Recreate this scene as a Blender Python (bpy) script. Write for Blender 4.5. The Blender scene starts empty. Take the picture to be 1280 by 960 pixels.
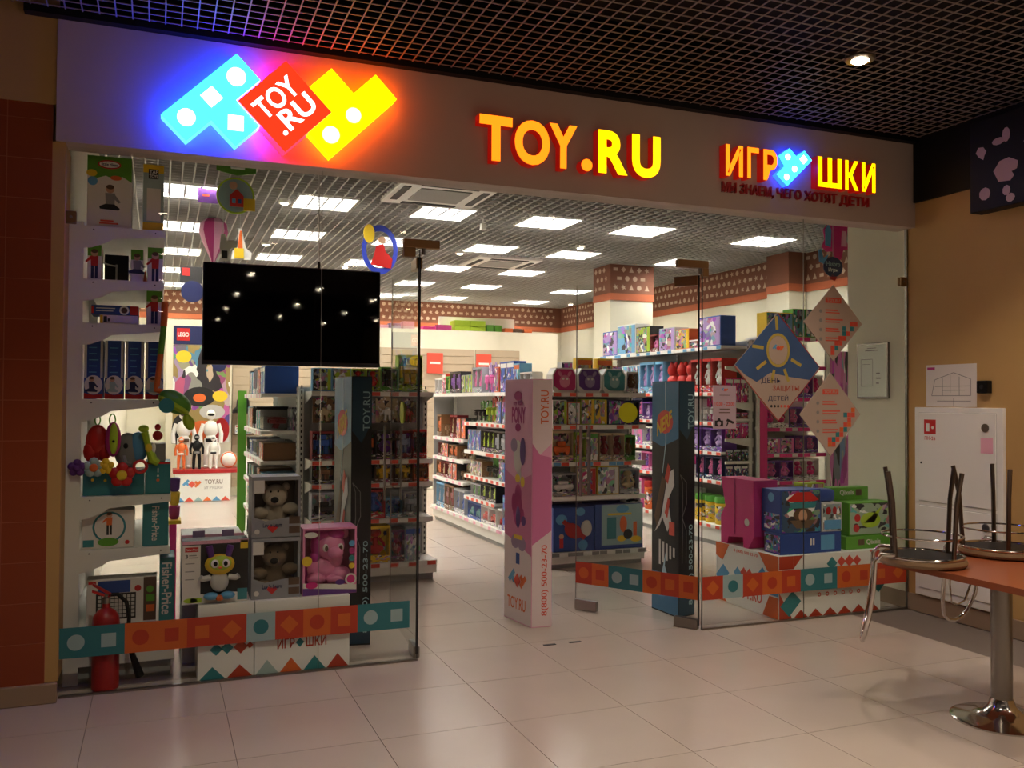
import bpy, bmesh, math, random
from mathutils import Vector, Matrix
RND = random.Random(11)
SC = bpy.context.scene
COLL = SC.collection
PI = math.pi

# ------------------------------------------------------------------ camera, world, exposure
yaw, pit, rol = math.radians(21.7), math.radians(1.12), math.radians(-.31)
cf = Vector((math.sin(yaw) * math.cos(pit), math.cos(yaw) * math.cos(pit), math.sin(pit)))
cr = Vector((math.cos(yaw), -math.sin(yaw), 0)); cu = cr.cross(cf)
cr, cu = cr * math.cos(rol) - cu * math.sin(rol), cu * math.cos(rol) + cr * math.sin(rol)
cam = bpy.data.cameras.new('camera'); cam.sensor_width = 36; cam.lens = 1110 / 1280 * 36; cam.clip_end = 100
camo = bpy.data.objects.new('camera', cam); COLL.objects.link(camo)
camo.matrix_world = Matrix(((cr.x, cu.x, -cf.x, .477), (cr.y, cu.y, -cf.y, -5.331), (cr.z, cu.z, -cf.z, 1.6), (0, 0, 0, 1)))
SC.camera = camo
w = bpy.data.worlds.new('mall_ambience'); SC.world = w; w.use_nodes = True
w.node_tree.nodes['Background'].inputs[0].default_value = (1, .72, .55, 1)
w.node_tree.nodes['Background'].inputs[1].default_value = 0
vs = SC.view_settings; vs.view_transform = 'Standard'; vs.look = 'None'; vs.gamma = 1; vs.use_curve_mapping = False
vs.exposure = 0.2
SC.cycles.transparent_max_bounces = 32
STORE_LAMP = 40.0      # emission of the store's ceiling panels
SPOT_W = 150.0         # watts of one mall downlight

# ------------------------------------------------------------------ helpers
def hx(h, a=1):
    h = h.lstrip('#'); v = [int(h[i:i + 2], 16) / 255 for i in (0, 2, 4)]
    return tuple(c / 12.92 if c <= .04045 else ((c + .055) / 1.055) ** 2.4 for c in v) + (a,)
MATS = {}
def mat(name, col='#808080', rough=.5, metal=0, var=0, vscale=6, bump=0, emit=None, es=0, spec=.5, coat=0):
    if name in MATS: return MATS[name]
    m = bpy.data.materials.new(name); m.use_nodes = True; nt = m.node_tree; p = nt.nodes['Principled BSDF']
    c = hx(col); p.inputs['Base Color'].default_value = c
    p.inputs['Roughness'].default_value = rough; p.inputs['Metallic'].default_value = metal
    p.inputs['Specular IOR Level'].default_value = spec; p.inputs['Coat Weight'].default_value = coat
    if emit:
        p.inputs['Emission Color'].default_value = hx(emit); p.inputs['Emission Strength'].default_value = es
    if var or bump:
        tc = nt.nodes.new('ShaderNodeTexCoord'); n = nt.nodes.new('ShaderNodeTexNoise')
        n.inputs['Scale'].default_value = vscale; n.inputs['Detail'].default_value = 6
        nt.links.new(tc.outputs['Object'], n.inputs['Vector'])
        if var:
            mx = nt.nodes.new('ShaderNodeMix'); mx.data_type = 'RGBA'
            mx.inputs[6].default_value = tuple(x * (1 - var) for x in c[:3]) + (1,)
            mx.inputs[7].default_value = tuple(min(1, x * (1 + var)) for x in c[:3]) + (1,)
            nt.links.new(n.outputs['Fac'], mx.inputs[0]); nt.links.new(mx.outputs[2], p.inputs['Base Color'])
        if bump:
            b = nt.nodes.new('ShaderNodeBump'); b.inputs['Strength'].default_value = bump; b.inputs['Distance'].default_value = .004
            nt.links.new(n.outputs['Fac'], b.inputs['Height']); nt.links.new(b.outputs['Normal'], p.inputs['Normal'])
    MATS[name] = m; return m
def glass(name, tint='#f2f7f4', rough=0.0, ior=1.45):
    m = bpy.data.materials.new(name); m.use_nodes = True; nt = m.node_tree; nt.nodes.clear()
    o = nt.nodes.new('ShaderNodeOutputMaterial'); mx = nt.nodes.new('ShaderNodeMixShader'); t = nt.nodes.new('ShaderNodeBsdfTransparent')
    g = nt.nodes.new('ShaderNodeBsdfGlossy'); f = nt.nodes.new('ShaderNodeFresnel')
    t.inputs[0].default_value = hx(tint); g.inputs['Roughness'].default_value = rough; f.inputs[0].default_value = ior
    ge = nt.nodes.new('ShaderNodeNewGeometry'); iv = nt.nodes.new('ShaderNodeMath'); iv.operation = 'SUBTRACT'; iv.inputs[0].default_value = 1
    ml = nt.nodes.new('ShaderNodeMath'); ml.operation = 'MULTIPLY'      # only the outer face of a sheet mirrors
    nt.links.new(ge.outputs['Backfacing'], iv.inputs[1]); nt.links.new(iv.outputs[0], ml.inputs[0]); nt.links.new(f.outputs[0], ml.inputs[1])
    nt.links.new(ml.outputs[0], mx.inputs[0]); nt.links.new(t.outputs[0], mx.inputs[1]); nt.links.new(g.outputs[0], mx.inputs[2])
    nt.links.new(mx.outputs[0], o.inputs[0]); MATS[name] = m; return m
def objcol(name, rough=.45, collage=0, coat=0):
    """colour taken from the object itself; collage > 0 adds a busy printed picture in flat patches"""
    m = bpy.data.materials.new(name); m.use_nodes = True; nt = m.node_tree; p = nt.nodes['Principled BSDF']; L = nt.links
    oi = nt.nodes.new('ShaderNodeObjectInfo'); p.inputs['Roughness'].default_value = rough; p.inputs['Coat Weight'].default_value = coat
    if not collage: L.new(oi.outputs['Color'], p.inputs['Base Color']); MATS[name] = m; return m
    tc = nt.nodes.new('ShaderNodeTexCoord'); ad = nt.nodes.new('ShaderNodeVectorMath'); ad.operation = 'ADD'
    mu = nt.nodes.new('ShaderNodeMath'); mu.operation = 'MULTIPLY'; mu.inputs[1].default_value = 37
    L.new(oi.outputs['Random'], mu.inputs[0]); L.new(tc.outputs['Generated'], ad.inputs[0]); L.new(mu.outputs[0], ad.inputs[1])
    nz = nt.nodes.new('ShaderNodeTexNoise'); nz.inputs['Scale'].default_value = 3.5; L.new(ad.outputs[0], nz.inputs['Vector'])
    av = nt.nodes.new('ShaderNodeVectorMath'); av.operation = 'MULTIPLY_ADD'; av.inputs[1].default_value = (.35, .35, .35)
    L.new(nz.outputs['Color'], av.inputs[0]); L.new(ad.outputs[0], av.inputs[2])
    v = nt.nodes.new('ShaderNodeTexVoronoi'); v.inputs['Scale'].default_value = 3.2; L.new(av.outputs[0], v.inputs['Vector'])
    v2 = nt.nodes.new('ShaderNodeTexVoronoi'); v2.inputs['Scale'].default_value = 6; L.new(av.outputs[0], v2.inputs['Vector'])
    rp = nt.nodes.new('ShaderNodeValToRGB'); rp.color_ramp.interpolation = 'CONSTANT'
    for pos, c in ((0, (0, 0, 0, 1)), (.55, (1, 1, 1, 1))):
        pass
    sx = nt.nodes.new('ShaderNodeSeparateColor'); L.new(v.outputs['Color'], sx.inputs[0])
    e = rp.color_ramp.elements; e[0].color = (0, 0, 0, 1); e[1].position = 1 - collage; e[1].color = (1, 1, 1, 1)
    L.new(sx.outputs[0], rp.inputs[0])
    hs = nt.nodes.new('ShaderNodeHueSaturation'); hs.inputs['Saturation'].default_value = 1.25; hs.inputs['Value'].default_value = .62
    L.new(v2.outputs['Color'], hs.inputs['Color'])
    mf = nt.nodes.new('ShaderNodeMath'); mf.operation = 'MULTIPLY'; mf.inputs[1].default_value = .7; L.new(rp.outputs[0], mf.inputs[0])
    m1 = nt.nodes.new('ShaderNodeMix'); m1.data_type = 'RGBA'; L.new(mf.outputs[0], m1.inputs[0])
    L.new(oi.outputs['Color'], m1.inputs[6]); L.new(hs.outputs[0], m1.inputs[7])
    s2 = nt.nodes.new('ShaderNodeSeparateColor'); L.new(v2.outputs['Color'], s2.inputs[0])
    g1 = nt.nodes.new('ShaderNodeMath'); g1.operation = 'GREATER_THAN'; g1.inputs[1].default_value = .9; L.new(s2.outputs[1], g1.inputs[0])
    m2 = nt.nodes.new('ShaderNodeMix'); m2.data_type = 'RGBA'; m2.inputs[7].default_value = (.85, .85, .82, 1)
    L.new(g1.outputs[0], m2.inputs[0]); L.new(m1.outputs[2], m2.inputs[6])
    g2 = nt.nodes.new('ShaderNodeMath'); g2.operation = 'LESS_THAN'; g2.inputs[1].default_value = .16; L.new(s2.outputs[2], g2.inputs[0])
    m3 = nt.nodes.new('ShaderNodeMix'); m3.data_type = 'RGBA'; m3.inputs[7].default_value = (.03, .025, .03, 1)
    L.new(g2.outputs[0], m3.inputs[0]); L.new(m2.outputs[2], m3.inputs[6]); L.new(m3.outputs[2], p.inputs['Base Color'])
    MATS[name] = m; return m

class B:
    def __init__(s): s.bm = bmesh.new()
    def box(s, x0, x1, y0, y1, z0, z1, bev=0):
        r = bmesh.ops.create_cube(s.bm, size=1)
        bmesh.ops.scale(s.bm, vec=(x1 - x0, y1 - y0, z1 - z0), verts=r['verts'])
        bmesh.ops.translate(s.bm, vec=((x0 + x1) / 2, (y0 + y1) / 2, (z0 + z1) / 2), verts=r['verts'])
        if bev:
            ed = list({e for v in r['verts'] for e in v.link_edges})
            bmesh.ops.bevel(s.bm, geom=ed, offset=bev, segments=2, affect='EDGES', profile=.5)
        return s
    def face(s, pts): s.bm.faces.new([s.bm.verts.new(p) for p in pts]); return s
    def prism(s, poly, a, b, ax='y'):
        f = {'y': lambda u, v, t: (u, t, v), 'z': lambda u, v, t: (u, v, t), 'x': lambda u, v, t: (t, u, v)}[ax]
        A = [s.bm.verts.new(f(u, v, a)) for u, v in poly]; C = [s.bm.verts.new(f(u, v, b)) for u, v in poly]
        n = len(poly); fs = [s.bm.faces.new(A), s.bm.faces.new(C[::-1])]
        for i in range(n): fs.append(s.bm.faces.new((A[i], C[i], C[(i + 1) % n], A[(i + 1) % n])))
        bmesh.ops.recalc_face_normals(s.bm, faces=fs); return s
    def disc(s, cx, cz, r, a, b, ax='y', n=20, rz=None):
        return s.prism([(cx + r * math.cos(2 * PI * i / n), cz + (rz or r) * math.sin(2 * PI * i / n)) for i in range(n)], a, b, ax)
    def sq(s, cx, cz, h, a, b, rot=0, ax='y'):
        return s.prism([(cx + h * 1.4142 * math.cos(rot + PI / 4 + i * PI / 2), cz + h * 1.4142 * math.sin(rot + PI / 4 + i * PI / 2)) for i in range(4)], a, b, ax)
    def tube(s, pts, r, n=8, closed=False, radii=None):
        P = [Vector(p) for p in pts]; N = len(P); rings = []; up = None
        for i in range(N):
            t = (P[(i + 1) % N] - P[i - 1]) if closed else (P[min(i + 1, N - 1)] - P[max(i - 1, 0)])
            t.normalize()
            if up is None: up = t.orthogonal().normalized()
            up = (up - t * up.dot(t)); up = up.normalized() if up.length > 1e-6 else t.orthogonal().normalized()
            sd = t.cross(up); rr = radii[i] if radii else r
            rings.append([s.bm.verts.new(P[i] + (up * math.cos(2 * PI * k / n) + sd * math.sin(2 * PI * k / n)) * rr) for k in range(n)])
        for i in range(N if closed else N - 1):
            a, b = rings[i], rings[(i + 1) % N]
            off = 0
            if closed and i == N - 1:
                off = min(range(n), key=lambda k: (a[0].co - b[k].co).length)
            for k in range(n): s.bm.faces.new((a[k], a[(k + 1) % n], b[(k + 1 + off) % n], b[(k + off) % n]))
        if not closed: s.bm.faces.new(rings[0][::-1]); s.bm.faces.new(rings[-1])
        return s
    def lathe(s, cx, cy, prof, n=24, z0=0):
        rings = [[s.bm.verts.new((cx + max(r, 1e-4) * math.cos(2 * PI * k / n), cy + max(r, 1e-4) * math.sin(2 * PI * k / n), z0 + z)) for k in range(n)] for r, z in prof]
        for a, b in zip(rings, rings[1:]):
            for k in range(n): s.bm.faces.new((a[k], a[(k + 1) % n], b[(k + 1) % n], b[k]))
        s.bm.faces.new(rings[0][::-1]); s.bm.faces.new(rings[-1]); return s
    def ball(s, c, r, n=10, rot=None):
        if not isinstance(r, (tuple, list)): r = (r, r, r)
        g = bmesh.ops.create_uvsphere(s.bm, u_segments=n, v_segments=max(5, n * 2 // 3), radius=1)
        bmesh.ops.scale(s.bm, vec=r, verts=g['verts'])
        if rot: bmesh.ops.rotate(s.bm, verts=g['verts'], cent=(0, 0, 0), matrix=Matrix.Rotation(rot[1], 3, rot[0]))
        bmesh.ops.translate(s.bm, vec=c, verts=g['verts']); return s

def wloc(o):
    v = Vector((0, 0, 0))
    while o: v += o.location; o = o.parent
    return v
def setp(o, label=None, cat=None, group=None, kind=None, category=None):
    cat = cat or category
    for k, v in (('label', label), ('category', cat), ('group', group), ('kind', kind)):
        if v: o[k] = v
    return o
def obj(name, b, m, parent=None, smooth=False, origin=None, color=None, **kw):
    me = bpy.data.meshes.new(name); bm = b.bm
    if parent is not None: off = wloc(parent)
    elif origin is not None: off = Vector(origin)
    else:
        xs = [v.co for v in bm.verts]; lo = [min(v[i] for v in xs) for i in range(3)]; hi = [max(v[i] for v in xs) for i in range(3)]
        off = Vector(((lo[0] + hi[0]) / 2, (lo[1] + hi[1]) / 2, lo[2]))
    bmesh.ops.translate(bm, vec=-off, verts=bm.verts)
    bmesh.ops.recalc_face_normals(bm, faces=bm.faces)
    bm.to_mesh(me); bm.free()
    if smooth:
        for p in me.polygons: p.use_smooth = True
        try: me.set_sharp_from_angle(angle=math.radians(40))
        except Exception: pass
    me.materials.append(MATS[m] if isinstance(m, str) else m)
    o = bpy.data.objects.new(name, me); COLL.objects.link(o)
    if parent is not None: o.parent = parent
    else: o.location = off
    if color: o.color = color
    return setp(o, **kw)
def thing(name, label, cat, loc=(0, 0, 0), group=None):
    o = bpy.data.objects.new(name, None); o.empty_display_size = .05; COLL.objects.link(o); o.location = loc
    return setp(o, label, cat, group)
def inst(src, name, parent=None, loc=(0, 0, 0), rot=0, scale=None, color=None):
    c = bpy.data.objects.new(name, src if isinstance(src, bpy.types.Mesh) else src.data); COLL.objects.link(c)
    c.parent = parent; c.location = loc; c.rotation_euler = (0, 0, rot)
    if scale: c.scale = scale
    if color: c.color = color
    return c
def copytree(o, parent=None):
    c = o.copy(); COLL.objects.link(c); c.parent = parent
    for ch in o.children: copytree(ch, c)
    return c
TXT = {}
def text_mesh(body, bold, ext):
    k = (body, bold, ext)
    if k in TXT: return TXT[k]
    cu_ = bpy.data.curves.new('t', 'FONT'); cu_.body = body; cu_.offset = bold; cu_.extrude = ext; cu_.resolution_u = 5
    o = bpy.data.objects.new('t', cu_); COLL.objects.link(o); bpy.context.view_layer.update()
    me = bpy.data.meshes.new_from_object(o.evaluated_get(bpy.context.evaluated_depsgraph_get()))
    bpy.data.objects.remove(o); bpy.data.curves.remove(cu_); TXT[k] = me; return me
def text(name, body, m, o, right, up, width, height=None, thick=.0015, bold=.0, parent=None, center=False, **kw):
    """lettering: o = lower left corner (or centre), right/up = directions on the surface"""
    src = text_mesh(body, bold, .5); me = src.copy(); me.materials.clear()
    xs = [v.co.x for v in me.vertices]; ys = [v.co.y for v in me.vertices]
    x0, x1, y0, y1 = min(xs), max(xs), min(ys), max(ys)
    r = Vector(right).normalized(); u = Vector(up).normalized(); n = r.cross(u)
    sx = width / (x1 - x0); sy = (height / (y1 - y0)) if height else sx
    off = wloc(parent) if parent else Vector((0, 0, 0)); o = Vector(o)
    if center: o = o - r * width / 2 - u * (sy * (y1 - y0)) / 2
    for v in me.vertices:
        v.co = o + r * ((v.co.x - x0) * sx) + u * ((v.co.y - y0) * sy) + n * ((v.co.z + .5) * thick) - off
    me.materials.append(MATS[m] if isinstance(m, str) else m)
    ob = bpy.data.objects.new(name, me); COLL.objects.link(ob)
    if parent: ob.parent = parent
    return setp(ob, **kw)
X_, Y_, Z_ = Vector((1, 0, 0)), Vector((0, 1, 0)), Vector((0, 0, 1))
def plane_poly(b, o, r, u, poly, t=.0015):
    """flat print of thickness t: polygon given in (right, up) metres from point o"""
    o = Vector(o); r = Vector(r).normalized(); u = Vector(u).normalized(); n = r.cross(u)
    A = [b.bm.verts.new(o + r * x + u * y) for x, y in poly]; C = [b.bm.verts.new(o + r * x + u * y + n * t) for x, y in poly]
    k = len(poly); b.bm.faces.new(A[::-1]); b.bm.faces.new(C)
    for i in range(k): b.bm.faces.new((A[i], A[(i + 1) % k], C[(i + 1) % k], C[i]))
    return b
def rect(x0, y0, x1, y1): return [(x0, y0), (x1, y0), (x1, y1), (x0, y1)]
def circ(cx, cy, r, ry=None, n=18): return [(cx + r * math.cos(2 * PI * i / n), cy + (ry or r) * math.sin(2 * PI * i / n)) for i in range(n)]
def dia(cx, cy, h): return [(cx - h, cy), (cx, cy - h), (cx + h, cy), (cx, cy + h)]
def print_(name, m, o, r, u, polys, parent, t=.0015, **kw):
    b = B()
    for p in polys: plane_poly(b, o, r, u, p, t)
    return obj(name, b, m, parent, **kw)

# ------------------------------------------------------------------ materials
mat('tile_mall', '#b5a89d', .21, var=.05, vscale=3); mat('grout', '#6d625a', .8)
mat('ochre', '#b8935a', .7, var=.05, bump=.1); mat('cream', '#e2dcc6', .75, var=.03, bump=.1); mat('orange_tile', '#8c3d1c', .35, var=.05)
mat('tile_joint', '#a8654a', .8); mat('base_beige', '#97806a', .6); mat('header', '#b9a79c', .6, var=.02)
mat('black', '#0a090a', .5, spec=.25); mat('dark', '#1c1a1b', .6); mat('void', '#0f0b0b', .9); mat('void_grey', '#4c4a49', .9)
mat('grid_mall', '#8a7b74', .6); mat('grid_store', '#a5a29e', .5); mat('white', '#e8e6e0', .5); mat('white_gloss', '#eeece6', .25)
mat('rack_white', '#dcdad2', .45); mat('rack_grey', '#9a9a98', .5); mat('panel_grey', '#b7b3ab', .6); mat('slat_beige', '#b9a78e', .6)
mat('chrome', '#c9c4bf', .12, 1); mat('steel', '#8f8a84', .3, 1); mat('bronze', '#8a6a45', .35, .7)
mat('pink', '#e8a9bd', .45); mat('hot_pink', '#d3207c', .45); mat('magenta', '#b02a78', .5); mat('red', '#c2211f', .4); mat('deep_red', '#a3181b', .35)
mat('orange', '#d9672a', .5); mat('tag_red', '#d8503c', .5); mat('yellow', '#e8c22a', .5); mat('green', '#5a9a2a', .5); mat('lime', '#a8c62c', .5)
mat('teal', '#2f7f86', .5); mat('pale_teal', '#9fb4b2', .5); mat('blue', '#23458f', .45); mat('sky', '#5a9ac8', .45); mat('navy', '#1c2350', .45)
mat('purple', '#5d2d80', .5); mat('grey', '#8a8886', .55); mat('pale_grey', '#c2bfba', .5); mat('brown', '#5d4433', .7); mat('skin', '#c99a7c', .6)
mat('wallpaper', '#7a4a36', .75, var=.06); mat('wallpaper_stripe', '#b5603c', .7); mat('motif', '#c9b09a', .8)
mat('band_teal', '#2a7077', .5); mat('band_pale', '#93b5b8', .5); mat('band_red', '#b03a1f', .5); mat('band_orange', '#c46022', .5)
mat('band_light', '#93adae', .5);
mat('wood_top', '#8c4a2b', .3, var=.12, vscale=2); mat('seat_wood', '#7d6142', .45, var=.15); mat('screen', '#040405', .025, spec=.6); mat('plush', '#b9ab98', .95, bump=.6, vscale=60)
mat('plush_brown', '#7a6650', .95, bump=.6, vscale=60); mat('tin_blue', '#16406b', .4); mat('poster_sky', '#3b5a86', .4, var=.5, vscale=3)
mat('poster_beige', '#b3a092', .5); mat('paper', '#ddd6d0', .7); mat('pale_green_paper', '#eef5e8', .35)
mat('toy_pink', '#e58ab5', .35); mat('toy_magenta', '#c03a9a', .35)
glass('clear_glass', '#fbfdfc', 0, 1.3); glass('clear_plastic', '#fdfdfd', .08, 1.2)
objcol('paint', .45); objcol('gloss', .3); objcol('print', .4, .55); objcol('print_soft', .4, .3); objcol('print_busy', .35, .8)
# light givers
mat('lamp_store', '#ffffff', .5, emit='#fff8ee', es=STORE_LAMP); mat('lamp_mall', '#ffffff', .5, emit='#ffe6c8', es=60)
mat('led_cyan', '#0a1a20', .4, emit='#2ab4ff', es=5.0); mat('led_cyan_hot', '#0a1a20', .4, emit='#9fe4ff', es=7)
mat('led_blue_side', '#05081a', .4, emit='#1030ff', es=34); mat('led_red', '#200505', .4, emit='#ff2a10', es=2.0); mat('led_red_side', '#200505', .4, emit='#ff1020', es=10)
mat('led_white', '#ffffff', .4, emit='#fff0f0', es=2.2); mat('led_yellow', '#201500', .4, emit='#ffb400', es=3.2); mat('led_yellow_hot', '#201500', .4, emit='#ffe070', es=6)
mat('led_amber_side', '#200a00', .4, emit='#ff5a00', es=12); mat('letter_orange', '#200a00', .4, emit='#ff7a10', es=2.0); mat('letter_yellow', '#201500', .4, emit='#ffc400', es=2.2)
mat('letter_side', '#8a0d0a', .4, emit='#c01008', es=.35); mat('violet_panel', '#b9a3b0', .5)

# ------------------------------------------------------------------ the setting
PIT = .651
def tiles(root, xs, ys, m, z=0):
    b = B(); b.box(-PIT / 2 + .0017, PIT / 2 - .0017, -PIT / 2 + .0017, PIT / 2 - .0017, -.02, 0, 0)
    p = obj('tile', b, m, None, origin=(0, 0, 0)); me = p.data; first = True
    for x in xs:
        for y in ys:
            if first: p.parent = root; p.location = (x, y, z); first = False
            else: inst(me, 'tile', root, (x, y, z))
fl = obj('floor', B().box(-4.5, 5.94, -20, .12, -.1, -.004), 'grout', origin=(0, 0, 0), kind='structure', label='beige polished tile floor of the mall hall')
tiles(fl, [.168 - PIT / 2 + PIT * k for k in range(-2, 9)], [.12 - PIT / 2 - PIT * k for k in range(0, 9)], 'tile_mall')
fs = obj('floor_store', B().box(-.1, 8.6, .12, 12.1, -.1, -.004), 'tile_mall', origin=(0, 0, 0), kind='structure', label='pale tile floor inside the toy shop')
tiles(fs, [.168 - PIT / 2 + PIT * k for k in range(1, 12)], [.12 + PIT / 2 + PIT * k for k in range(0, 12)], 'tile_mall')
# mall left wall with orange tiles
wl = obj('wall_left', B().box(-4.5, -.065, -.05, .25, 0, 3.2).box(-4.5, -.04, -.075, .25, 3.165, 3.9).box(-.065, 0, -.06, .25, .11, 2.97), 'ochre', origin=(0, 0, 0), kind='structure', label='ochre mall wall faced with orange tiles')
tb = B().box(-.2125 / 2 + .002, .2125 / 2 - .002, -.012, 0, .002, .2105)
to = obj('tile', tb, 'orange_tile', None, origin=(0, 0, 0)); used = False
for k in range(3):
    for j in range(15):
        zz = .105 + .2125 * j; loc = (-.062 - .2125 / 2 - .2125 * k, -.05, zz)
        sc = (1, 1, (3.165 - zz) / .2125) if j == 14 else None
        if not used: to.parent = wl; to.location = loc; used = True
        else: inst(to.data, 'tile', wl, loc, scale=sc)
obj('joint_bed', B().box(-1.4, -.062, -.0608, -.05, .1, 3.165), 'tile_joint', wl)
obj('baseboard_left', B().box(-4.5, -.002, -.085, -.05, 0, .105, .006), 'base_beige', kind='structure')
# header fascia
hd = obj('wall_header', B().box(-.045, 5.94, -.085, .1, 2.97, 3.62), 'header', kind='structure', label='taupe shop fascia panel above the glass front')
obj('trim_1', B().box(-.2, 5.94, -.14, -.03, 3.622, 3.66), 'black', kind='structure')
obj('shade_liner_2', B().box(-.045, 5.94, -.03, .1, 3.62, 4.2), 'black', kind='structure')  # black liner above the fascia, raised to block light showing through the grid
obj('shade_liner_7', B().box(5.93, 6.2, -20, .1, 3.66, 4.2), 'black', kind='structure')  # black liner added over the wall top to suppress light above the grid
obj('shade_liner_8', B().box(-4.5, -.045, -.08, .25, 3.9, 4.2), 'black', kind='structure')  # black liner over the tiled wall, added to keep the void dark
# mall ceiling
ce = obj('ceiling', B().box(-4.5, 6.0, -20, -.1, 4.15, 4.2), 'void', origin=(0, 0, 0), kind='structure')
g = B(); z0, z1 = 3.655, 3.66
for i in range(int((5.94 + 2.6) / .082)):
    x = 5.9 - .082 * i; g.box(x - .0035, x + .0035, -12, -.14, z0, z1)
for i in range(int(11.86 / .082)):
    y = -.16 - .082 * i; g.box(-2.6, 5.94, y - .0035, y + .0035, z0 + .0005, z1 + .0005)
obj('cell_grid', g, 'grid_mall', ce, kind='stuff')
# mall right wall, black frieze, baseboard
obj('wall_right', B().box(5.94, 6.2, -20, 0, 0, 3.66), 'ochre', origin=(0, 0, 0), kind='structure', label='ochre mall wall beside the shop front')
obj('wall_right_inner', B().box(5.94, 6.2, .012, .645, 0, 3.6), 'cream', kind='structure', label='cream return wall just inside the glass')
obj('trim_3', B().box(5.915, 5.94, -8, -.09, 3.16, 3.655), 'black', kind='structure')
obj('baseboard_right', B().box(5.925, 5.94, -8, -.012, 0, .13, .003), 'base_beige', kind='structure')
obj('baseboard_right_inner', B().box(5.925, 5.94, .013, .645, 0, .13, .003), 'base_beige', kind='structure')
obj('wall_hall_far', B().box(-4.5, 6, -20.3, -20, 0, 4.15), 'brown', kind='structure')
obj('wall_hall_left', B().box(-4.8, -4.5, -20, .25, 0, 4.15), 'ochre', kind='structure')
# store shell
obj('wall_store_left', B().box(-.12, -.005, .26, 12, 0, 3.8), 'cream', kind='structure')
def motif_band(root, x0, x1, z0, z1, fn, seed):
    r = random.Random(seed); b = B(); n = int((x1 - x0) / .13)
    for i in range(n):
        for j in range(3):
            u = x0 + .065 + i * .13 + (.06 if j % 2 else 0); v = z0 + .09 + j * .13; k = r.randrange(5); s_ = .038
            if u > x1 - .05: continue
            if k == 0: poly = circ(u, v, s_, n=10)
            elif k == 1: poly = [(u - s_, v - s_), (u + s_, v - s_), (u, v + s_ * 1.2)]
            elif k == 2: poly = rect(u - s_, v - s_ * .6, u + s_, v + s_ * .6)
            elif k == 3: poly = dia(u, v, s_ * 1.1)
            else: poly = [(u + (s_ * 1.2 if q % 2 else s_ * .5) * math.cos(q * PI / 5), v + (s_ * 1.2 if q % 2 else s_ * .5) * math.sin(q * PI / 5)) for q in range(10)]
            o, rr, uu = fn; plane_poly(b, o, rr, uu, poly, .001)
    return obj('printed_motifs', b, 'motif', root, kind='stuff')
bk = obj('wall_store_back', B().box(-.1, 8.6, 12, 12.2, 0, 3.8), 'cream', kind='structure')
obj('wallpaper_band', B().box(-.1, 8.5, 11.99, 12, 3.18, 3.6), 'wallpaper', bk); obj('stripe', B().box(-.1, 8.5, 11.98, 12, 3.08, 3.18), 'wallpaper_stripe', bk)
motif_band(bk, 0, 8.45, 3.18, 3.6, ((0, 11.988, 0), X_, Z_), 3)
rw = obj('wall_store_right', B().box(8.5, 8.7, .65, 12, 0, 3.8), 'cream', kind='structure')
obj('wallpaper_band', B().box(8.49, 8.5, .65, 11.98, 3.18, 3.6), 'wallpaper', rw); obj('stripe', B().box(8.48, 8.5, .65, 11.98, 3.08, 3.18), 'wallpaper_stripe', rw)
motif_band(rw, -11.9, -.7, 3.18, 3.6, ((8.488, 0, 0), -Y_, Z_), 4)
pl = obj('wall_store_pilaster', B().box(8.2, 8.478, 4.2, 4.65, 0, 3.6), 'cream', kind='structure')
obj('wallpaper_band', B().box(8.19, 8.2, 4.2, 4.65, 3.18, 3.6).box(8.19, 8.478, 4.19, 4.2, 3.18, 3.6), 'wallpaper', pl)
obj('stripe', B().box(8.185, 8.2, 4.185, 4.65, 3.08, 3.18).box(8.19, 8.478, 4.185, 4.2, 3.08, 3.18), 'wallpaper_stripe', pl)
obj('wall_store_front', B().box(6.2, 8.6, .45, .65, 0, 3.8), 'cream', kind='structure')
# low partition with slat boards, ledge at 2.9 m
pt = obj('wall_partition', B().box(.0, 7.6, 10.2, 10.35, 0, 2.9).box(0, 7.6, 10.35, 11.9, 2.84, 2.9), 'cream', kind='structure', label='cream partition wall with slat boards and a ledge')
for s0, s1 in ((1.62, 2.6), (2.62, 3.7), (3.72, 4.8), (4.82, 5.9), (5.92, 6.8)):
    for k in range(17):
        obj('slat', B().box(s0, s1, 10.178, 10.2, .15 + k * .142, .28 + k * .142, .003), 'slat_beige', pt)
    obj('slot_backing', B().box(s0, s1, 10.192, 10.199, .15, 2.55), 'slat_beige', pt)
# column
co = obj('column', B().box(6.545, 7.25, 6.08, 6.6, 0, 3.6), 'cream', kind='structure', label='cream square column with brown toy-print wallpaper collar')
obj('wallpaper_band', B().box(6.535, 7.26, 6.07, 6.6, 3.18, 3.6), 'wallpaper', co); obj('stripe', B().box(6.53, 7.265, 6.065, 6.6, 3.08, 3.18), 'wallpaper_stripe', co)
motif_band(co, 6.56, 7.25, 3.18, 3.6, ((0, 6.068, 0), X_, Z_), 5); motif_band(co, -6.58, -6.08, 3.18, 3.6, ((6.533, 0, 0), -Y_, Z_), 6)
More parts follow.
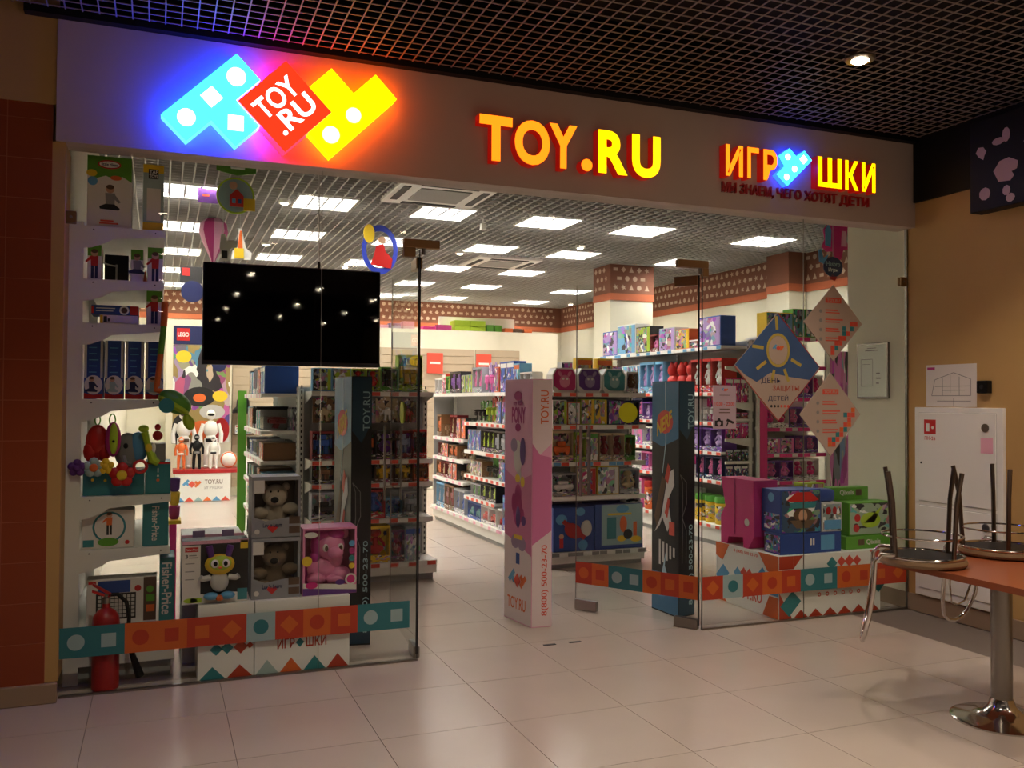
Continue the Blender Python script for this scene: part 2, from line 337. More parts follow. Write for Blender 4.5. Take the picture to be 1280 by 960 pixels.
# store ceiling
cs = obj('ceiling_store', B().box(-.1, 8.6, .1, 12.1, 3.8, 3.85), 'void_grey', origin=(0, 0, 0), kind='structure')
g = B()
LX = [.69, 2.02, 3.27, 4.5, 5.7, 7.42]; LY = [3.72, 5.57, 7.42, 9.27, 11.12]
def clear_runs(a, b, holes):
    runs = []; p = a
    for h0, h1 in sorted(holes):
        if h0 > p: runs.append((p, h0))
        p = max(p, h1)
    if p < b: runs.append((p, b))
    return runs
HOLES = [(x - .3, x + .3, y - .3, y + .3) for x in LX for y in LY] + [(2.5, 3.45, 2.38, 3.32), (4.55, 5.5, 6.1, 7.05)]
for i in range(85):
    x = .05 + .1 * i
    for a, b_ in clear_runs(.1, 12, [(h[2], h[3]) for h in HOLES if h[0] < x < h[1]]): g.box(x - .006, x + .006, a, b_, 3.6, 3.64)
for i in range(119):
    y = .15 + .1 * i
    for a, b_ in clear_runs(0, 8.5, [(h[0], h[1]) for h in HOLES if h[2] < y < h[3]]): g.box(a, b_, y - .006, y + .006, 3.602, 3.642)
obj('cell_grid', g, 'grid_store', cs, kind='stuff')

# ------------------------------------------------------------------ store ceiling lamps, cassettes, spots
mat('louvre_grey', '#77787c', .35, .3)
def panel_lamp():
    t = thing('ceiling_light', 'square louvred light panel in the white shop ceiling', 'light', (0, 0, 0), 'square light panels of the shop ceiling')
    obj('housing', B().box(-.3, .3, -.3, -.285, 3.595, 3.67).box(-.3, .3, .285, .3, 3.595, 3.67).box(-.3, -.285, -.285, .285, 3.595, 3.67).box(.285, .3, -.285, .285, 3.595, 3.67), 'white', t)
    obj('tube_panel', B().box(-.285, .285, -.285, .285, 3.655, 3.665), 'lamp_store', t)
    for k in range(1, 4):
        obj('louvre', B().box(-.285 + k * .1425 - .008, -.285 + k * .1425 + .008, -.285, .285, 3.602, 3.65), 'louvre_grey', t)
        obj('louvre', B().box(-.285, .285, -.285 + k * .1425 - .008, -.285 + k * .1425 + .008, 3.603, 3.651), 'louvre_grey', t)
    return t
pr_ = panel_lamp(); first = True
for x in LX:
    for y in LY:
        o = pr_ if first else copytree(pr_); first = False; o.location = (x, y, 0)
def cassette(x, y, lab):
    t = thing('ceiling_cassette', lab, 'air conditioner', (x, y, 3.57))
    obj('housing', B().box(x - .47, x + .47, y - .47, y + .47, 3.575, 3.68, .01), 'white', t)
    obj('grille', B().box(x - .25, x + .25, y - .25, y + .25, 3.565, 3.576, .004), 'grey', t)
    for a, b_, c, d in ((-.28, .28, -.42, -.35), (-.28, .28, .35, .42), (-.42, -.35, -.28, .28), (.35, .42, -.28, .28)):
        obj('vane', B().box(x + a, x + b_, y + c, y + d, 3.566, 3.577, .004), 'dark', t)
cassette(2.97, 2.85, 'white ceiling air-conditioner cassette close behind the fascia'); cassette(5.02, 6.58, 'white ceiling air-conditioner cassette among the light panels deep in the shop')
def spot(x, y, z, mname, lab, grp, ring='white', r=.05, watts=0, size=1.9, col=(1, .84, .68), blend=.6, off=None):
    sfx = '_offscreen' if off else ''
    t = thing('downlight' + sfx, lab, 'light', (x, y, z), grp)
    obj('ring', B().lathe(x, y, [(r * .8, .012), (r * .8, .0), (r * 1.25, .002), (r * 1.35, .01), (r * 1.3, .04), (r * .8, .04)], 20, z - .024), ring, t, True)
    obj('lens' + sfx, B().lathe(x, y, [(r * .3, -.012), (r * .6, -.008), (r * .78, 0), (r * .78, .012)], 20, z - .0245), mname, t)
    if watts:
        l = bpy.data.lights.new('bulb', 'SPOT'); l.energy = watts; l.spot_size = size; l.spot_blend = blend; l.color = col; l.shadow_soft_size = .04
        lo = bpy.data.objects.new('bulb_%s_offscreen' % off if off else 'bulb', l); COLL.objects.link(lo); lo.parent = t; lo.location = (0, 0, -.035)
mat('lamp_spot', '#ffffff', emit='#fff2dc', es=14)
for x, y in ((5.5, 4.94), (4.215, 5.98), (1.63, 3.78), (1.73, 6.32), (3.03, 7.83)): spot(x, y, 3.6, 'lamp_spot', 'small round recessed spot between the shop light panels', 'round spots of the shop ceiling')
spot(8.25, 11.0, 3.6, 'lamp_spot', 'small round spot washing the wallpaper in the far corner', None, watts=14, size=1.6, col=(1, .88, .7))
# mall downlights, staggered rows
def inframe(x, y, z):
    v = Vector((x, y, z)) - camo.location; d = v.dot(cf)
    return d > 0 and abs(v.dot(cr) / d * 1110) < 650 and abs(v.dot(cu) / d * 1110) < 490
for i, x in enumerate((.5, 1.85, 3.2, 4.5, 5.6), 1):
    for k in range(6):
        y = (-2.2 if i % 2 else -3.6) - 2.9 * k
        if not inframe(x, y, 3.66): spot(x, y, 3.66, 'lamp_mall', 'round recessed downlight in the dark mall ceiling grid out in the hall', 'downlights of the mall hall', 'steel', .06, SPOT_W if k < 4 else 0, off='row%d_%d' % (i, k + 1))
spot(4.33, -1.22, 3.66, 'lamp_mall', 'round recessed downlight glowing in the dark cell ceiling beside the black frieze', None, 'steel', .065, SPOT_W)

# ------------------------------------------------------------------ glass front
def pane(name, x0, x1, z0, z1, y=0):
    return obj(name, B().box(x0, x1, y - .005, y + .005, z0, z1), 'clear_glass', kind='structure')
BZ0, BZ1 = .208, .372
CELL = {'T': ('band_teal', 'band_light'), 'O': ('band_orange', 'band_red'), 'R': ('band_red', 'band_orange'), 'P': ('band_light', 'band_teal')}
def band(parent, o, r, cells, w_=.1625):
    """printed safety band: one film square per cell with its motif"""
    o = Vector(o); r = Vector(r).normalized(); n = r.cross(Z_)
    for i, (c, s_) in enumerate(cells):
        q = o + r * (w_ * i)
        f = print_('film_square', CELL[c][0], q, r, Z_, [rect(0, 0, w_, BZ1 - BZ0)], parent, .0008)
        cx, cy = w_ / 2, (BZ1 - BZ0) / 2
        poly = {'c': circ(cx, cy, .043), 's': rect(cx - .037, cy - .037, cx + .037, cy + .037), 'd': dia(cx, cy, .053)}[s_]
        print_('motif', CELL[c][1], q + n * .0008, r, Z_, [poly], f, .0006)
F_ = -.0055
w1 = pane('window_1', .0, 1.371, .012, 2.99); w2 = pane('window_2', 1.375, 1.975, .012, 2.99)
band(w1, (0, F_, BZ0), X_, ['Tc', 'Ts', 'Oc', 'Os', 'Rs', 'Rd', 'Pc', 'Rd', 'Oc', 'Rs', 'Tc', 'Ts'], .1605)
w3 = pane('window_3', 4.045, 4.928, .012, 2.99); w4 = pane('window_4', 4.932, 5.925, .012, 2.99)
band(w3, (4.046, F_, BZ0), X_, ['Rd', 'Pc', 'Rd', 'Oc', 'Rs', 'Tc', 'Ts', 'Oc', 'Os', 'Rs', 'Rd'], .1703)
w5 = pane('window_5', 1.98, 4.04, 2.545, 2.99)
for wn, xx in ((w2, 1.9765), (w3, 4.0435)): obj('glass_edge', B().box(xx - .0015, xx + .0015, -.006, .006, .012, 2.54), 'dark', wn)
for wn, xx in ((w1, 1.3725), (w4, 4.9305)): obj('glass_edge', B().box(xx - .001, xx + .001, -.0045, .0045, .012, 2.99), 'steel', wn)
obj('trim_4', B().box(5.926, 5.94, -.012, .012, 0, 2.97), 'steel', kind='structure')
obj('trim_5', B().box(0, 1.978, -.012, .012, 0, .012), 'steel', kind='structure'); obj('trim_6', B().box(4.042, 5.926, -.012, .012, 0, .012), 'steel', kind='structure')
def clip(x0, x1, z0, z1, lab):
    t = thing('glass_clamp', lab, 'clamp', ((x0 + x1) / 2, 0, z0))
    for a, b_ in ((-.02, -.006), (.006, .02)): obj('plate', B().box(x0, x1, a, b_, z0, z1, .003), 'bronze', t)
    obj('screw', B().disc((x0 + x1) / 2, (z0 + z1) / 2, .008, -.023, -.02), 'steel', t)
clip(.001, .052, 2.55, 2.615, 'bronze glass clamp at the ochre pilaster'); clip(5.86, 5.92, 2.52, 2.59, 'bronze glass clamp at the cream wall')
def patch(x0, x1, hx_, lab):
    t = thing('patch_fitting', lab, 'door fitting', (hx_, 0, 2.49))
    for a, b_ in ((-.022, -.006), (.006, .022)):
        obj('plate', B().box(x0, x1, a, b_, 2.548, 2.6, .004).box(min(hx_, x0 if hx_ < 3 else x1) if hx_ > 3 else x0, (x0 + .075) if hx_ < 3 else x1, a, b_, 2.49, 2.548, .003), 'bronze', t)
    obj('pivot', B().lathe(hx_ + (.02 if hx_ < 3 else -.02), .0, [(.012, 0), (.012, .04)], 10, 2.508), 'steel', t)
patch(1.87, 2.10, 1.98, 'bronze L-shaped patch fitting above the door standing edge-on'); patch(3.835, 4.085, 4.04, 'bronze L-shaped patch fitting above the door with the yellow dot')
def door(name, hinge, ang, lab, cells):
    t = thing(name, lab, 'door', hinge); t['kind'] = 'structure'; del t['category']
    d = Vector((math.cos(ang), math.sin(ang), 0)); n = Vector((d.y, -d.x, 0)); h = Vector(hinge)   # n points to the hall
    if n.y > 0 and abs(d.y) < .99: n = -n
    def slab(nm, u0, u1, v0, v1, z0, z1, m, par=t, bev=0):
        b = B().box(u0, u1, v0, v1, z0, z1, bev); M_ = Matrix(((d.x, -n.x, 0, h.x), (d.y, -n.y, 0, h.y), (0, 0, 1, 0), (0, 0, 0, 1)))
        b.bm.transform(M_); return obj(nm, b, m, par)
    p = slab('pane', .02, 1.03, -.005, .005, .03, 2.5, 'clear_glass')
    slab('edge', .014, .0205, -.008, .008, .03, 2.5, 'black'); slab('edge', 1.029, 1.032, -.005, .005, .03, 2.5, 'steel')
    slab('floor_patch', .02, .2, -.02, .02, .004, .075, 'steel', bev=.004); slab('lock_patch', .84, 1.03, -.02, .02, .01, .085, 'steel', bev=.004)
    slab('top_patch', .02, .2, -.02, .02, 2.43, 2.5, 'bronze', bev=.004)
    for sgn in (-1, 1):
        hd_ = slab('handle', .94, .965, sgn * .06 - .008, sgn * .06 + .008, .88, 1.42, 'steel', bev=.004)
        for zz in (.98, 1.32):
            a, b_ = sorted((sgn * .005, sgn * .06)); slab('standoff', .944, .961, a, b_, zz - .008, zz + .008, 'chrome', hd_)
    b = B(); o = h + d * .58 + n * .0052 + Z_ * 1.52; r = n.cross(Z_) * -1
    r = d if d.cross(Z_).dot(n) > 0 else -d
    plane_poly(b, o, r, Z_, circ(0, 0, .076, n=24), .001); plane_poly(b, o - n * .0105, -r, Z_, circ(0, 0, .076, n=24), .001)
    obj('warning_dot', b, 'dot_yellow', t)
    if cells: band(t, h + (d * 1.028 if r.dot(d) < 0 else d * .02) + n * .0055 + Z_ * BZ0, r, cells, 1.008 / len(cells))
    return t
mat('dot_yellow', '#d8e01a', .5)
door('door_1', (1.985, .02, 0), math.radians(85.5), 'clear glass door swung open, standing edge-on to the hall', None)
door('door_2', (4.035, .0, 0), math.radians(122.4), 'clear glass door swung open with a printed band and yellow dot', ['Rc', 'Os', 'Tc', 'Ts', 'Oc', 'Rs', 'Os'])
obj('floor_bolt_plate', B().box(2.845, 2.93, .02, .045, 0, .003), 'dark', label='dark steel bolt plate in the doorway floor', category='plate', group='bolt plates in the doorway')
obj('floor_bolt_plate', B().box(3.03, 3.115, .02, .045, 0, .003), 'dark', label='dark steel bolt plate in the doorway floor', category='plate', group='bolt plates in the doorway')

# ------------------------------------------------------------------ illuminated signs on the fascia
HF = -.085
def lightbox(parent, name, poly, front, face, side):
    obj(name + '_side', B().prism(poly, HF, front + .004), side, parent)
    return obj(name + '_face', B().prism(poly, front + .004, front), face, parent)
lg = thing('logo_sign', 'glowing block logo of a cyan, a red and a yellow piece', 'sign', (1.12, HF, 3.0))
f = lightbox(lg, 'cyan_block', [(.47, 3.148), (.86, 3.538), (.99, 3.408), (.86, 3.278), (.99, 3.148), (.86, 3.018), (.73, 3.148), (.60, 3.018)], -.17, 'led_cyan', 'led_blue_side')
obj('stud', B().disc(.60, 3.148, .048, -.176, -.17), 'led_cyan_hot', f); obj('stud', B().sq(.73, 3.278, .042, -.176, -.17, PI / 4), 'led_cyan_hot', f)
obj('stud', B().disc(.86, 3.408, .052, -.176, -.17), 'led_cyan_hot', f); obj('stud', B().sq(.86, 3.148, .042, -.176, -.17, 0), 'led_cyan_hot', f)
f = lightbox(lg, 'yellow_block', [(1.26, 3.403), (1.39, 3.533), (1.52, 3.403), (1.65, 3.533), (1.78, 3.403), (1.39, 3.013), (1.26, 3.143), (1.39, 3.273)], -.17, 'led_yellow', 'led_amber_side')
obj('stud', B().disc(1.39, 3.403, .048, -.176, -.17), 'led_yellow', f); obj('stud', B().disc(1.52, 3.273, .045, -.176, -.17), 'led_yellow_hot', f)
obj('stud', B().disc(1.39, 3.143, .05, -.176, -.17), 'led_yellow_hot', f); obj('stud', B().sq(1.65, 3.403, .042, -.176, -.17, 0), 'letter_yellow', f)
f = lightbox(lg, 'red_block', dia(1.128, 3.27, .26), -.19, 'led_red', 'led_red_side')
dg = Vector((1, 0, 1)).normalized(); dn = Vector((-1, 0, 1)).normalized(); cc = Vector((1.128, -.1905, 3.27))
text('lettering', 'TOY', 'led_white', cc + dn * .068 - dg * .005, dg, dn, .28, .12, .002, .02, f, True)
text('lettering', '.RU', 'led_white', cc - dn * .062 + dg * .012, dg, dn, .265, .12, .002, .02, f, True)
def letters(name, lab, chars, z0, z1, front, bold):
    t = thing(name, lab, 'sign', ((chars[0][1] + chars[-1][2]) / 2, HF, z0))
    for ch, x0, x1, m in chars:
        h_ = .085 if ch == '.' else z1 - z0
        s_ = text('letter', ch, 'letter_side', (x0, HF, z0), X_, Z_, x1 - x0, h_, -(front - HF) - .004, bold, t)
        text('lit_face', ch, m, (x0 + .003, front + .004, z0 + .003), X_, Z_, x1 - x0 - .006, h_ - .006, .004, bold, s_)
    return t
letters('shop_name_sign', 'large glowing orange and yellow TOY.RU channel letters', [('T', 2.307, 2.532, 'letter_orange'), ('O', 2.543, 2.791, 'letter_orange'), ('Y', 2.783, 2.984, 'letter_orange'),
        ('.', 3.01, 3.095, 'letter_orange'), ('R', 3.135, 3.356, 'letter_yellow'), ('U', 3.386, 3.607, 'letter_yellow')], 3.1, 3.39, -.16, .035)
ig = letters('shop_word_sign', 'glowing Cyrillic letters with a cyan block in the middle of the word', [('И', 4.129, 4.276, 'letter_orange'), ('Г', 4.31, 4.412, 'letter_orange'), ('Р', 4.447, 4.572, 'letter_orange'),
        ('Ш', 4.93, 5.152, 'letter_yellow'), ('К', 5.182, 5.31, 'letter_yellow'), ('И', 5.341, 5.472, 'letter_yellow')], 3.18, 3.405, -.16, .022)
f = lightbox(ig, 'cyan_block', [(4.58, 3.24), (4.672, 3.165), (4.892, 3.372), (4.825, 3.435), (4.752, 3.385), (4.692, 3.438), (4.597, 3.375), (4.65, 3.305)], -.14, 'led_cyan', mat('led_blue_small', '#05081a', .4, emit='#1030ff', es=10))
for x_, z_ in ((4.664, 3.228), (4.735, 3.293), (4.675, 3.375)): obj('stud', B().disc(x_, z_, .022, -.144, -.14), 'led_cyan_hot', f)
obj('stud', B().sq(4.815, 3.37, .024, -.144, -.14, PI / 4), 'led_cyan_hot', f)
sl = thing('slogan_sign', 'flat dark red Cyrillic slogan lettering under the glowing word', 'sign', (4.8, HF, 3.085))
for wd, x0, x1 in (('МЫ', 4.143, 4.262), ('ЗНАЕМ,', 4.294, 4.585), ('ЧЕГО', 4.615, 4.83), ('ХОТЯТ', 4.862, 5.158), ('ДЕТИ', 5.19, 5.463)):
    text('word', wd, 'deep_red', (x0, HF, 3.072 if ',' in wd or 'Д' in wd else 3.085), X_, Z_, x1 - x0, .084 if ',' in wd else (.084 if 'Д' in wd else .071), .02, .008, sl)

# ------------------------------------------------------------------ television behind the glass
tv = thing('television', 'large black flat television hanging behind the glass', 'television', (1.23, .13, 1.8))
obj('body', B().box(.71, 1.758, .12, .165, 1.806, 2.405, .006), 'black', tv); obj('screen', B().box(.72, 1.748, .117, .121, 1.832, 2.397), 'screen', tv)
obj('bezel', B().box(.71, 1.758, .114, .12, 1.806, 1.83, .002), 'dark', tv)
obj('cable', B().tube([(1.38, .15, 2.40), (1.38, .15, 2.44), (1.378, .15, 2.9), (1.376, .15, 3.6)], .004, 6), 'pale_grey', tv); obj('plug', B().box(1.372, 1.388, .142, .158, 2.4, 2.45, .003), 'black', tv)

# ------------------------------------------------------------------ small print logo used on cardboard cubes and banners
def minilogo(parent, o, r, u, s_):
    o = Vector(o); r = Vector(r); u = Vector(u); n = r.cross(u)
    L = print_('printed_logo', 'sky', o, r, u, [[(-2.6 * s_, 0), (-1.1 * s_, 1.5 * s_), (-.6 * s_, 1 * s_), (-1.1 * s_, .5 * s_), (-.6 * s_, 0), (-1.1 * s_, -.5 * s_), (-1.6 * s_, 0), (-2.1 * s_, -.5 * s_)]], parent, .001)
    print_('logo_block', 'tag_red', o + n * .001, r, u, [dia(0, 0, s_)], L, .0006)
    print_('logo_block', 'orange', o, r, u, [[(.6 * s_, .5 * s_), (1.1 * s_, 1 * s_), (1.6 * s_, .5 * s_), (2.1 * s_, 1 * s_), (2.6 * s_, .5 * s_), (1.1 * s_, -1 * s_), (.6 * s_, -.5 * s_), (1.1 * s_, 0)]], L, .001)

# ------------------------------------------------------------------ white rack standing at the left window
RX0, RX1, RY0, RY1 = .075, .5, .2, 1.5
LV = [2.58, 2.28, 2.032, 1.6, 1.05, .75]
rk = thing('display_rack', 'tall cream metal rack of baby toys standing at the window beside the ochre pilaster', 'rack', (.3, .8, 0))
obj('upright', B().box(.0, .075, RY0, RY0 + .04, 0, 2.6), 'rack_white', rk); obj('upright', B().box(.0, .075, RY1, RY1 + .04, 0, 2.6), 'rack_white', rk)
obj('back_panel', B().box(.0, .02, RY0 + .04, RY1, .1, 2.6), 'rack_white', rk)
for j, z in enumerate(LV):
    sh = obj('shelf', B().box(RX0, RX1 + (.05 if j > 3 else 0), RY0, RY1, z - .03, z), 'rack_white', rk)
    e = RX1 + (.05 if j > 3 else 0)
    obj('bracket', B().prism([(RX0, z - .002), (e, z - .002), (e, z - .04), (RX0 + .15, z - .068), (RX0 + .11, z - .095), (RX0 + .04, z - .122), (RX0, z - .128)], RY0 - .004, RY0), 'rack_white', sh)
    obj('rivet', B().disc(RX0 + .05, z - .02, .004, RY0 - .007, RY0 - .004), 'dark', sh)
    obj('rivet', B().disc(e - .05, z - .02, .004, RY0 - .007, RY0 - .004), 'dark', sh)
base = obj('base', B().box(.02, .58, RY0, RY1, .1, .31), 'rack_white', rk); obj('kick', B().box(.05, .56, RY0 + .03, RY1, 0, .1), 'rack_grey', base)
def figure_child(parent, o, s_, shirt, pants, hair='brown', pose=0):
    """small printed picture of a seated or standing child (flat print)"""
    x, z = o; Y0 = parent['fy']
    p = print_('printed_child', shirt, (x, Y0, z), X_, Z_, [[(-.35 * s_, .95 * s_), (.35 * s_, .95 * s_), (.32 * s_, .1 * s_), (-.3 * s_, .1 * s_)], [(.3 * s_, .9 * s_), (.75 * s_, .3 * s_), (.6 * s_, .2 * s_), (.2 * s_, .6 * s_)]] if pose == 0 else
               [[(-.32 * s_, 1 * s_), (.32 * s_, 1 * s_), (.28 * s_, .1 * s_), (-.28 * s_, .1 * s_)], [(-.3 * s_, 1 * s_), (-.75 * s_, .5 * s_), (-.65 * s_, .38 * s_), (-.25 * s_, .7 * s_)]], parent, .0008)
    print_('head', 'skin', (x, Y0, z + 1.25 * s_), X_, Z_, [circ(0, 0, .3 * s_)], p, .0009); print_('hair', hair, (x, Y0, z + 1.42 * s_), X_, Z_, [circ(0, 0, .28 * s_, .18 * s_)], p, .0012)
    print_('legs', pants, (x, Y0, z), X_, Z_, [[(-.3 * s_, .12 * s_), (.3 * s_, .12 * s_), (.7 * s_, -.2 * s_), (.6 * s_, -.35 * s_), (-.7 * s_, -.3 * s_), (-.75 * s_, -.1 * s_)]] if pose == 0 else
           [rect(-.28 * s_, -1 * s_, -.04 * s_, .12 * s_), rect(.04 * s_, -1 * s_, .28 * s_, .12 * s_)], p, .0008)
def carton(name, lab, cat, x0, x1, y0, y1, z0, z1, m, group=None):
    t = thing(name, lab, cat, ((x0 + x1) / 2, (y0 + y1) / 2, z0), group); obj('carton', B().box(x0, x1, y0, y1, z0, z1, .004), m, t); t['fy'] = y0 - .0006; return t
def pr(t, m, polys, name='print', d=0, **kw): return print_(name, m, (0, t['fy'] - d, 0), X_, Z_, polys, t, .0008, **kw)
Z = LV[0] + .001
t = carton('toy_carton', 'large white and green carton with a sitting child on top of the window rack', 'box', .085, .318, .24, .5, Z, Z + .41, 'paper')
pr(t, 'green', [[(.085, Z + .41), (.318, Z + .41), (.318, Z + .27), (.27, Z + .3), (.22, Z + .285), (.18, Z + .3), (.13, Z + .28), (.085, Z + .3)]], 'printed_border')
pr(t, 'red', [circ(.2, Z + .365, .062, .026)], 'logo_oval', .0008); pr(t, 'white', [circ(.2, Z + .365, .053, .018)], 'logo_oval', .0014)
text('lettering', 'little tikes', 'navy', (.2, t['fy'] - .0022, Z + .365), X_, Z_, .085, .018, .0008, .02, t, True)
pr(t, 'sky', [circ(.113, Z + .265, .026)], 'dot'); pr(t, 'yellow', [circ(.108, Z + .31, .028, .02)], 'dot', .0008); pr(t, 'orange', [circ(.235, Z + .29, .03, .014)], 'dot', .0008)
figure_child(t, (.205, Z + .13), .075, 'grey', 'dark'); pr(t, 'tag_red', [rect(.15, Z + .022, .25, Z + .032), rect(.155, Z + .036, .225, Z + .046)], 'small_print')
t = carton('toy_carton', 'narrow teal carton with yellow ends standing on the window rack', 'box', .378, .492, .24, .46, Z, Z + .39, 'pale_teal')
pr(t, 'yellow', [rect(.379, Z + .34, .491, Z + .388), rect(.379, Z + .002, .491, Z + .05)], 'printed_border'); pr(t, 'dark', [rect(.408, Z + .305, .462, Z + .362)], 'logo_block', .0008)
text('lettering', 'TAF', 'white', (.435, t['fy'] - .0016, Z + .346), X_, Z_, .045, .02, .0006, .02, t, True); text('lettering', 'TOYS', 'white', (.435, t['fy'] - .0016, Z + .32), X_, Z_, .045, .02, .0006, .02, t, True)
pr(t, 'paper', [rect(.4, Z + .06, .475, Z + .25)], 'picture')
Z = LV[1] + .001
def childbox(x0, x1, y0, y1, z, h, lab, shirt, top, pose=1):
    t = carton('toy_carton', lab, 'box', x0, x1, y0, y1, z, z + h, 'paper'); pr(t, top, [rect(x0 + .001, z + h * .68, x1 - .001, z + h - .001)], 'printed_border'); figure_child(t, ((x0 + x1) / 2, z + h * .36), h * .32, shirt, 'navy', 'brown', pose); return t
childbox(.092, .165, .24, .42, Z, .2, 'green-topped carton with a red-shirted child below the sitting-child carton', 'red', 'green')
childbox(.318, .385, .26, .42, Z, .19, 'slim green-topped carton with a grey-shirted child picture', 'grey', 'green', 0)
childbox(.408, .492, .24, .42, Z, .205, 'green-topped carton with a red-shirted child at the shelf end', 'red', 'green')
fr = thing('toy_workbench', 'dark toy frame with a pale rail on the second shelf of the window rack', 'toy', (.24, .42, Z))
obj('frame', B().box(.17, .3, .46, .6, Z, Z + .18), 'dark', fr); obj('rail', B().tube([(.15, .44, Z + .13), (.2, .445, Z + .115), (.235, .44, Z + .11)], .005), 'pale_grey', fr); obj('post', B().tube([(.235, .44, Z + .0), (.235, .44, Z + .12)], .005), 'pale_grey', fr)
obj('toy_cone', B().lathe(.396, .3, [(.006, 0), (.012, .0), (.004, .07)], 12, Z), 'orange', None, label='small orange cone between the cartons on the window rack', category='cone')
Z = LV[2] + .001
t = carton('toy_carton', 'flat cream box with a yellow end lying on the third shelf', 'box', .16, .365, .24, .42, Z, Z + .05, 'paper'); pr(t, 'yellow', [rect(.161, Z + .002, .176, Z + .048)], 'printed_border'); pr(t, 'dark', [rect(.18, Z + .008, .198, Z + .042), rect(.202, Z + .012, .212, Z + .03)], 'lettering_block')
t = carton('toy_carton', 'flat blue and red box lying on top of the cream box', 'box', .115, .365, .24, .42, Z + .051, Z + .105, 'blue'); pr(t, 'red', [rect(.318, Z + .053, .364, Z + .103), rect(.116, Z + .057, .128, Z + .099)], 'printed_border'); pr(t, 'white', [circ(.288, Z + .078, .026), rect(.14, Z + .085, .24, Z + .09), rect(.14, Z + .07, .23, Z + .074)], 'print'); pr(t, 'brown', [circ(.288, Z + .078, .017)], 'picture', .0008)
childbox(.405, .492, .24, .4, Z, .2, 'green-topped carton with a tiny red-dressed child on the third shelf', 'red', 'green', 1)
Z = LV[3] + .001
for i, (x, sh) in enumerate(((.083, 'navy'), (.19, 'pale_teal'), (.297, 'navy'), (.404, 'pale_teal'))):
    lab = ('tall blue carton with a dark-clothed baby picture on the fourth shelf' if i % 2 == 0 else 'tall blue carton with a baby in pale clothes on the fourth shelf')
    t = carton('toy_carton', lab, 'box', x, x + .098, .24, .42, Z, Z + .335, 'blue', 'dark-baby blue cartons' if i % 2 == 0 else 'pale-baby blue cartons')
    pr(t, 'pale_grey', [rect(x + .001, Z + .12, x + .014, Z + .334), rect(x + .084, Z + .12, x + .097, Z + .334)], 'printed_edge')
    pr(t, 'paper', [circ(x + .049, Z + .08, .047, .055)], 'picture'); pr(t, 'red', [[(x + .001, Z + .002), (x + .097, Z + .002), (x + .097, Z + .03), (x + .05, Z + .022), (x + .001, Z + .034)]], 'printed_border', .0008)
    t['fy'] -= .001; figure_child(t, (x + .04, Z + .055), .045, sh, sh); pr(t, 'sky', [rect(x + .025, Z + .15 + .035 * k, x + .025 + RND.uniform(.03, .05), Z + .155 + .035 * k) for k in range(5)], 'small_print')
Z = LV[4] + .001
t = carton('toy_carton', 'long teal carton on the shelf under the hanging soft toys', 'box', .085, .405, .24, .5, Z, Z + .14, 'teal'); pr(t, 'yellow', [circ(.135, Z + .09, .008), circ(.2, Z + .085, .008), circ(.26, Z + .095, .008)], 'dot')
t = carton('toy_carton', 'square teal carton with small vertical dots and a red lid edge', 'box', .41, .548, .24, .5, Z, Z + .185, 'teal'); pr(t, 'orange', [circ(.48, Z + .08, .009)], 'dot'); pr(t, 'paper', [circ(.48, Z + .105, .006), rect(.477, Z + .125, .483, Z + .15)], 'dot'); pr(t, 'red', [rect(.411, Z + .173, .547, Z + .184)], 'printed_border')
t = carton('toy_carton', 'grey ribbed box under a red toy at the end of the soft toy shelf', 'box', .43, .52, .26, .42, Z + .187, Z + .29, 'grey')
# hanging soft toys in front of that shelf
zt = LV[4] + .16
t = thing('soft_rattle', 'red quilted soft toy hanging from a green loop', 'toy', (.15, .2, zt)); obj('body', B().ball((.155, .275, Z + .3), (.062, .03, .105), 12).ball((.12, .275, Z + .25), (.04, .03, .06)).ball((.19, .275, Z + .25), (.04, .03, .06)), 'red', t, True); obj('loop', B().tube([(.155 + .014 * math.cos(a * PI / 5), .275, Z + .43 + .03 * math.sin(a * PI / 5)) for a in range(10)], .004, 6, True), 'green', t)
t = thing('soft_rattle', 'striped green and pink bug soft toy hanging beside the red one', 'toy', (.235, .27, zt)); obj('body', B().ball((.24, .215, Z + .32), (.042, .024, .1), 12), 'magenta', t, True); obj('belly', B().ball((.243, .2, Z + .325), (.024, .018, .09), 12), 'lime', t, True); obj('eye', B().ball((.243, .184, Z + .31), .008), 'black', t); obj('loop', B().tube([(.235 + .016 * math.cos(a * PI / 5), .215, Z + .43 + .035 * math.sin(a * PI / 5)) for a in range(10)], .004, 6, True), 'green', t)
t = thing('soft_elephant', 'grey soft elephant toy with a blue ribbed ear', 'toy', (.32, .26, zt)); obj('head', B().ball((.315, .305, Z + .25), (.075, .05, .105), 14), 'grey', t, True); obj('ear', B().ball((.37, .295, Z + .27), (.055, .04, .09), 12), 'sky', t, True); obj('eye', B().ball((.305, .258, Z + .28), (.014, .012, .016)), 'dark', t); obj('trunk', B().tube([(.29, .27, Z + .22), (.3, .258, Z + .18), (.335, .258, Z + .17)], .018, 8), 'grey', t, True)
t = thing('soft_giraffe', 'lime green long-necked soft toy with yellow patches', 'toy', (.43, .22, zt)); obj('body', B().tube([(.405, .215, Z + .36), (.42, .212, Z + .3), (.435, .212, Z + .25), (.45, .21, Z + .2), (.48, .215, Z + .18)], .02, 8, radii=[.022, .018, .022, .028, .02]), 'lime', t, True); obj('head', B().ball((.4, .212, Z + .38), (.03, .02, .022)), 'lime', t, True); obj('patch', B().ball((.428, .195, Z + .27), (.02, .01, .025)), 'yellow', t); obj('hand', B().ball((.455, .2, Z + .27), (.012, .01, .03)), 'white', t)
obj('soft_doll', B().ball((.475, .33, Z + .335), (.03, .02, .03)).ball((.475, .33, Z + .385), (.018, .016, .02)), 'red', None, True, label='small red hooded doll sitting on the grey ribbed box', category='doll')
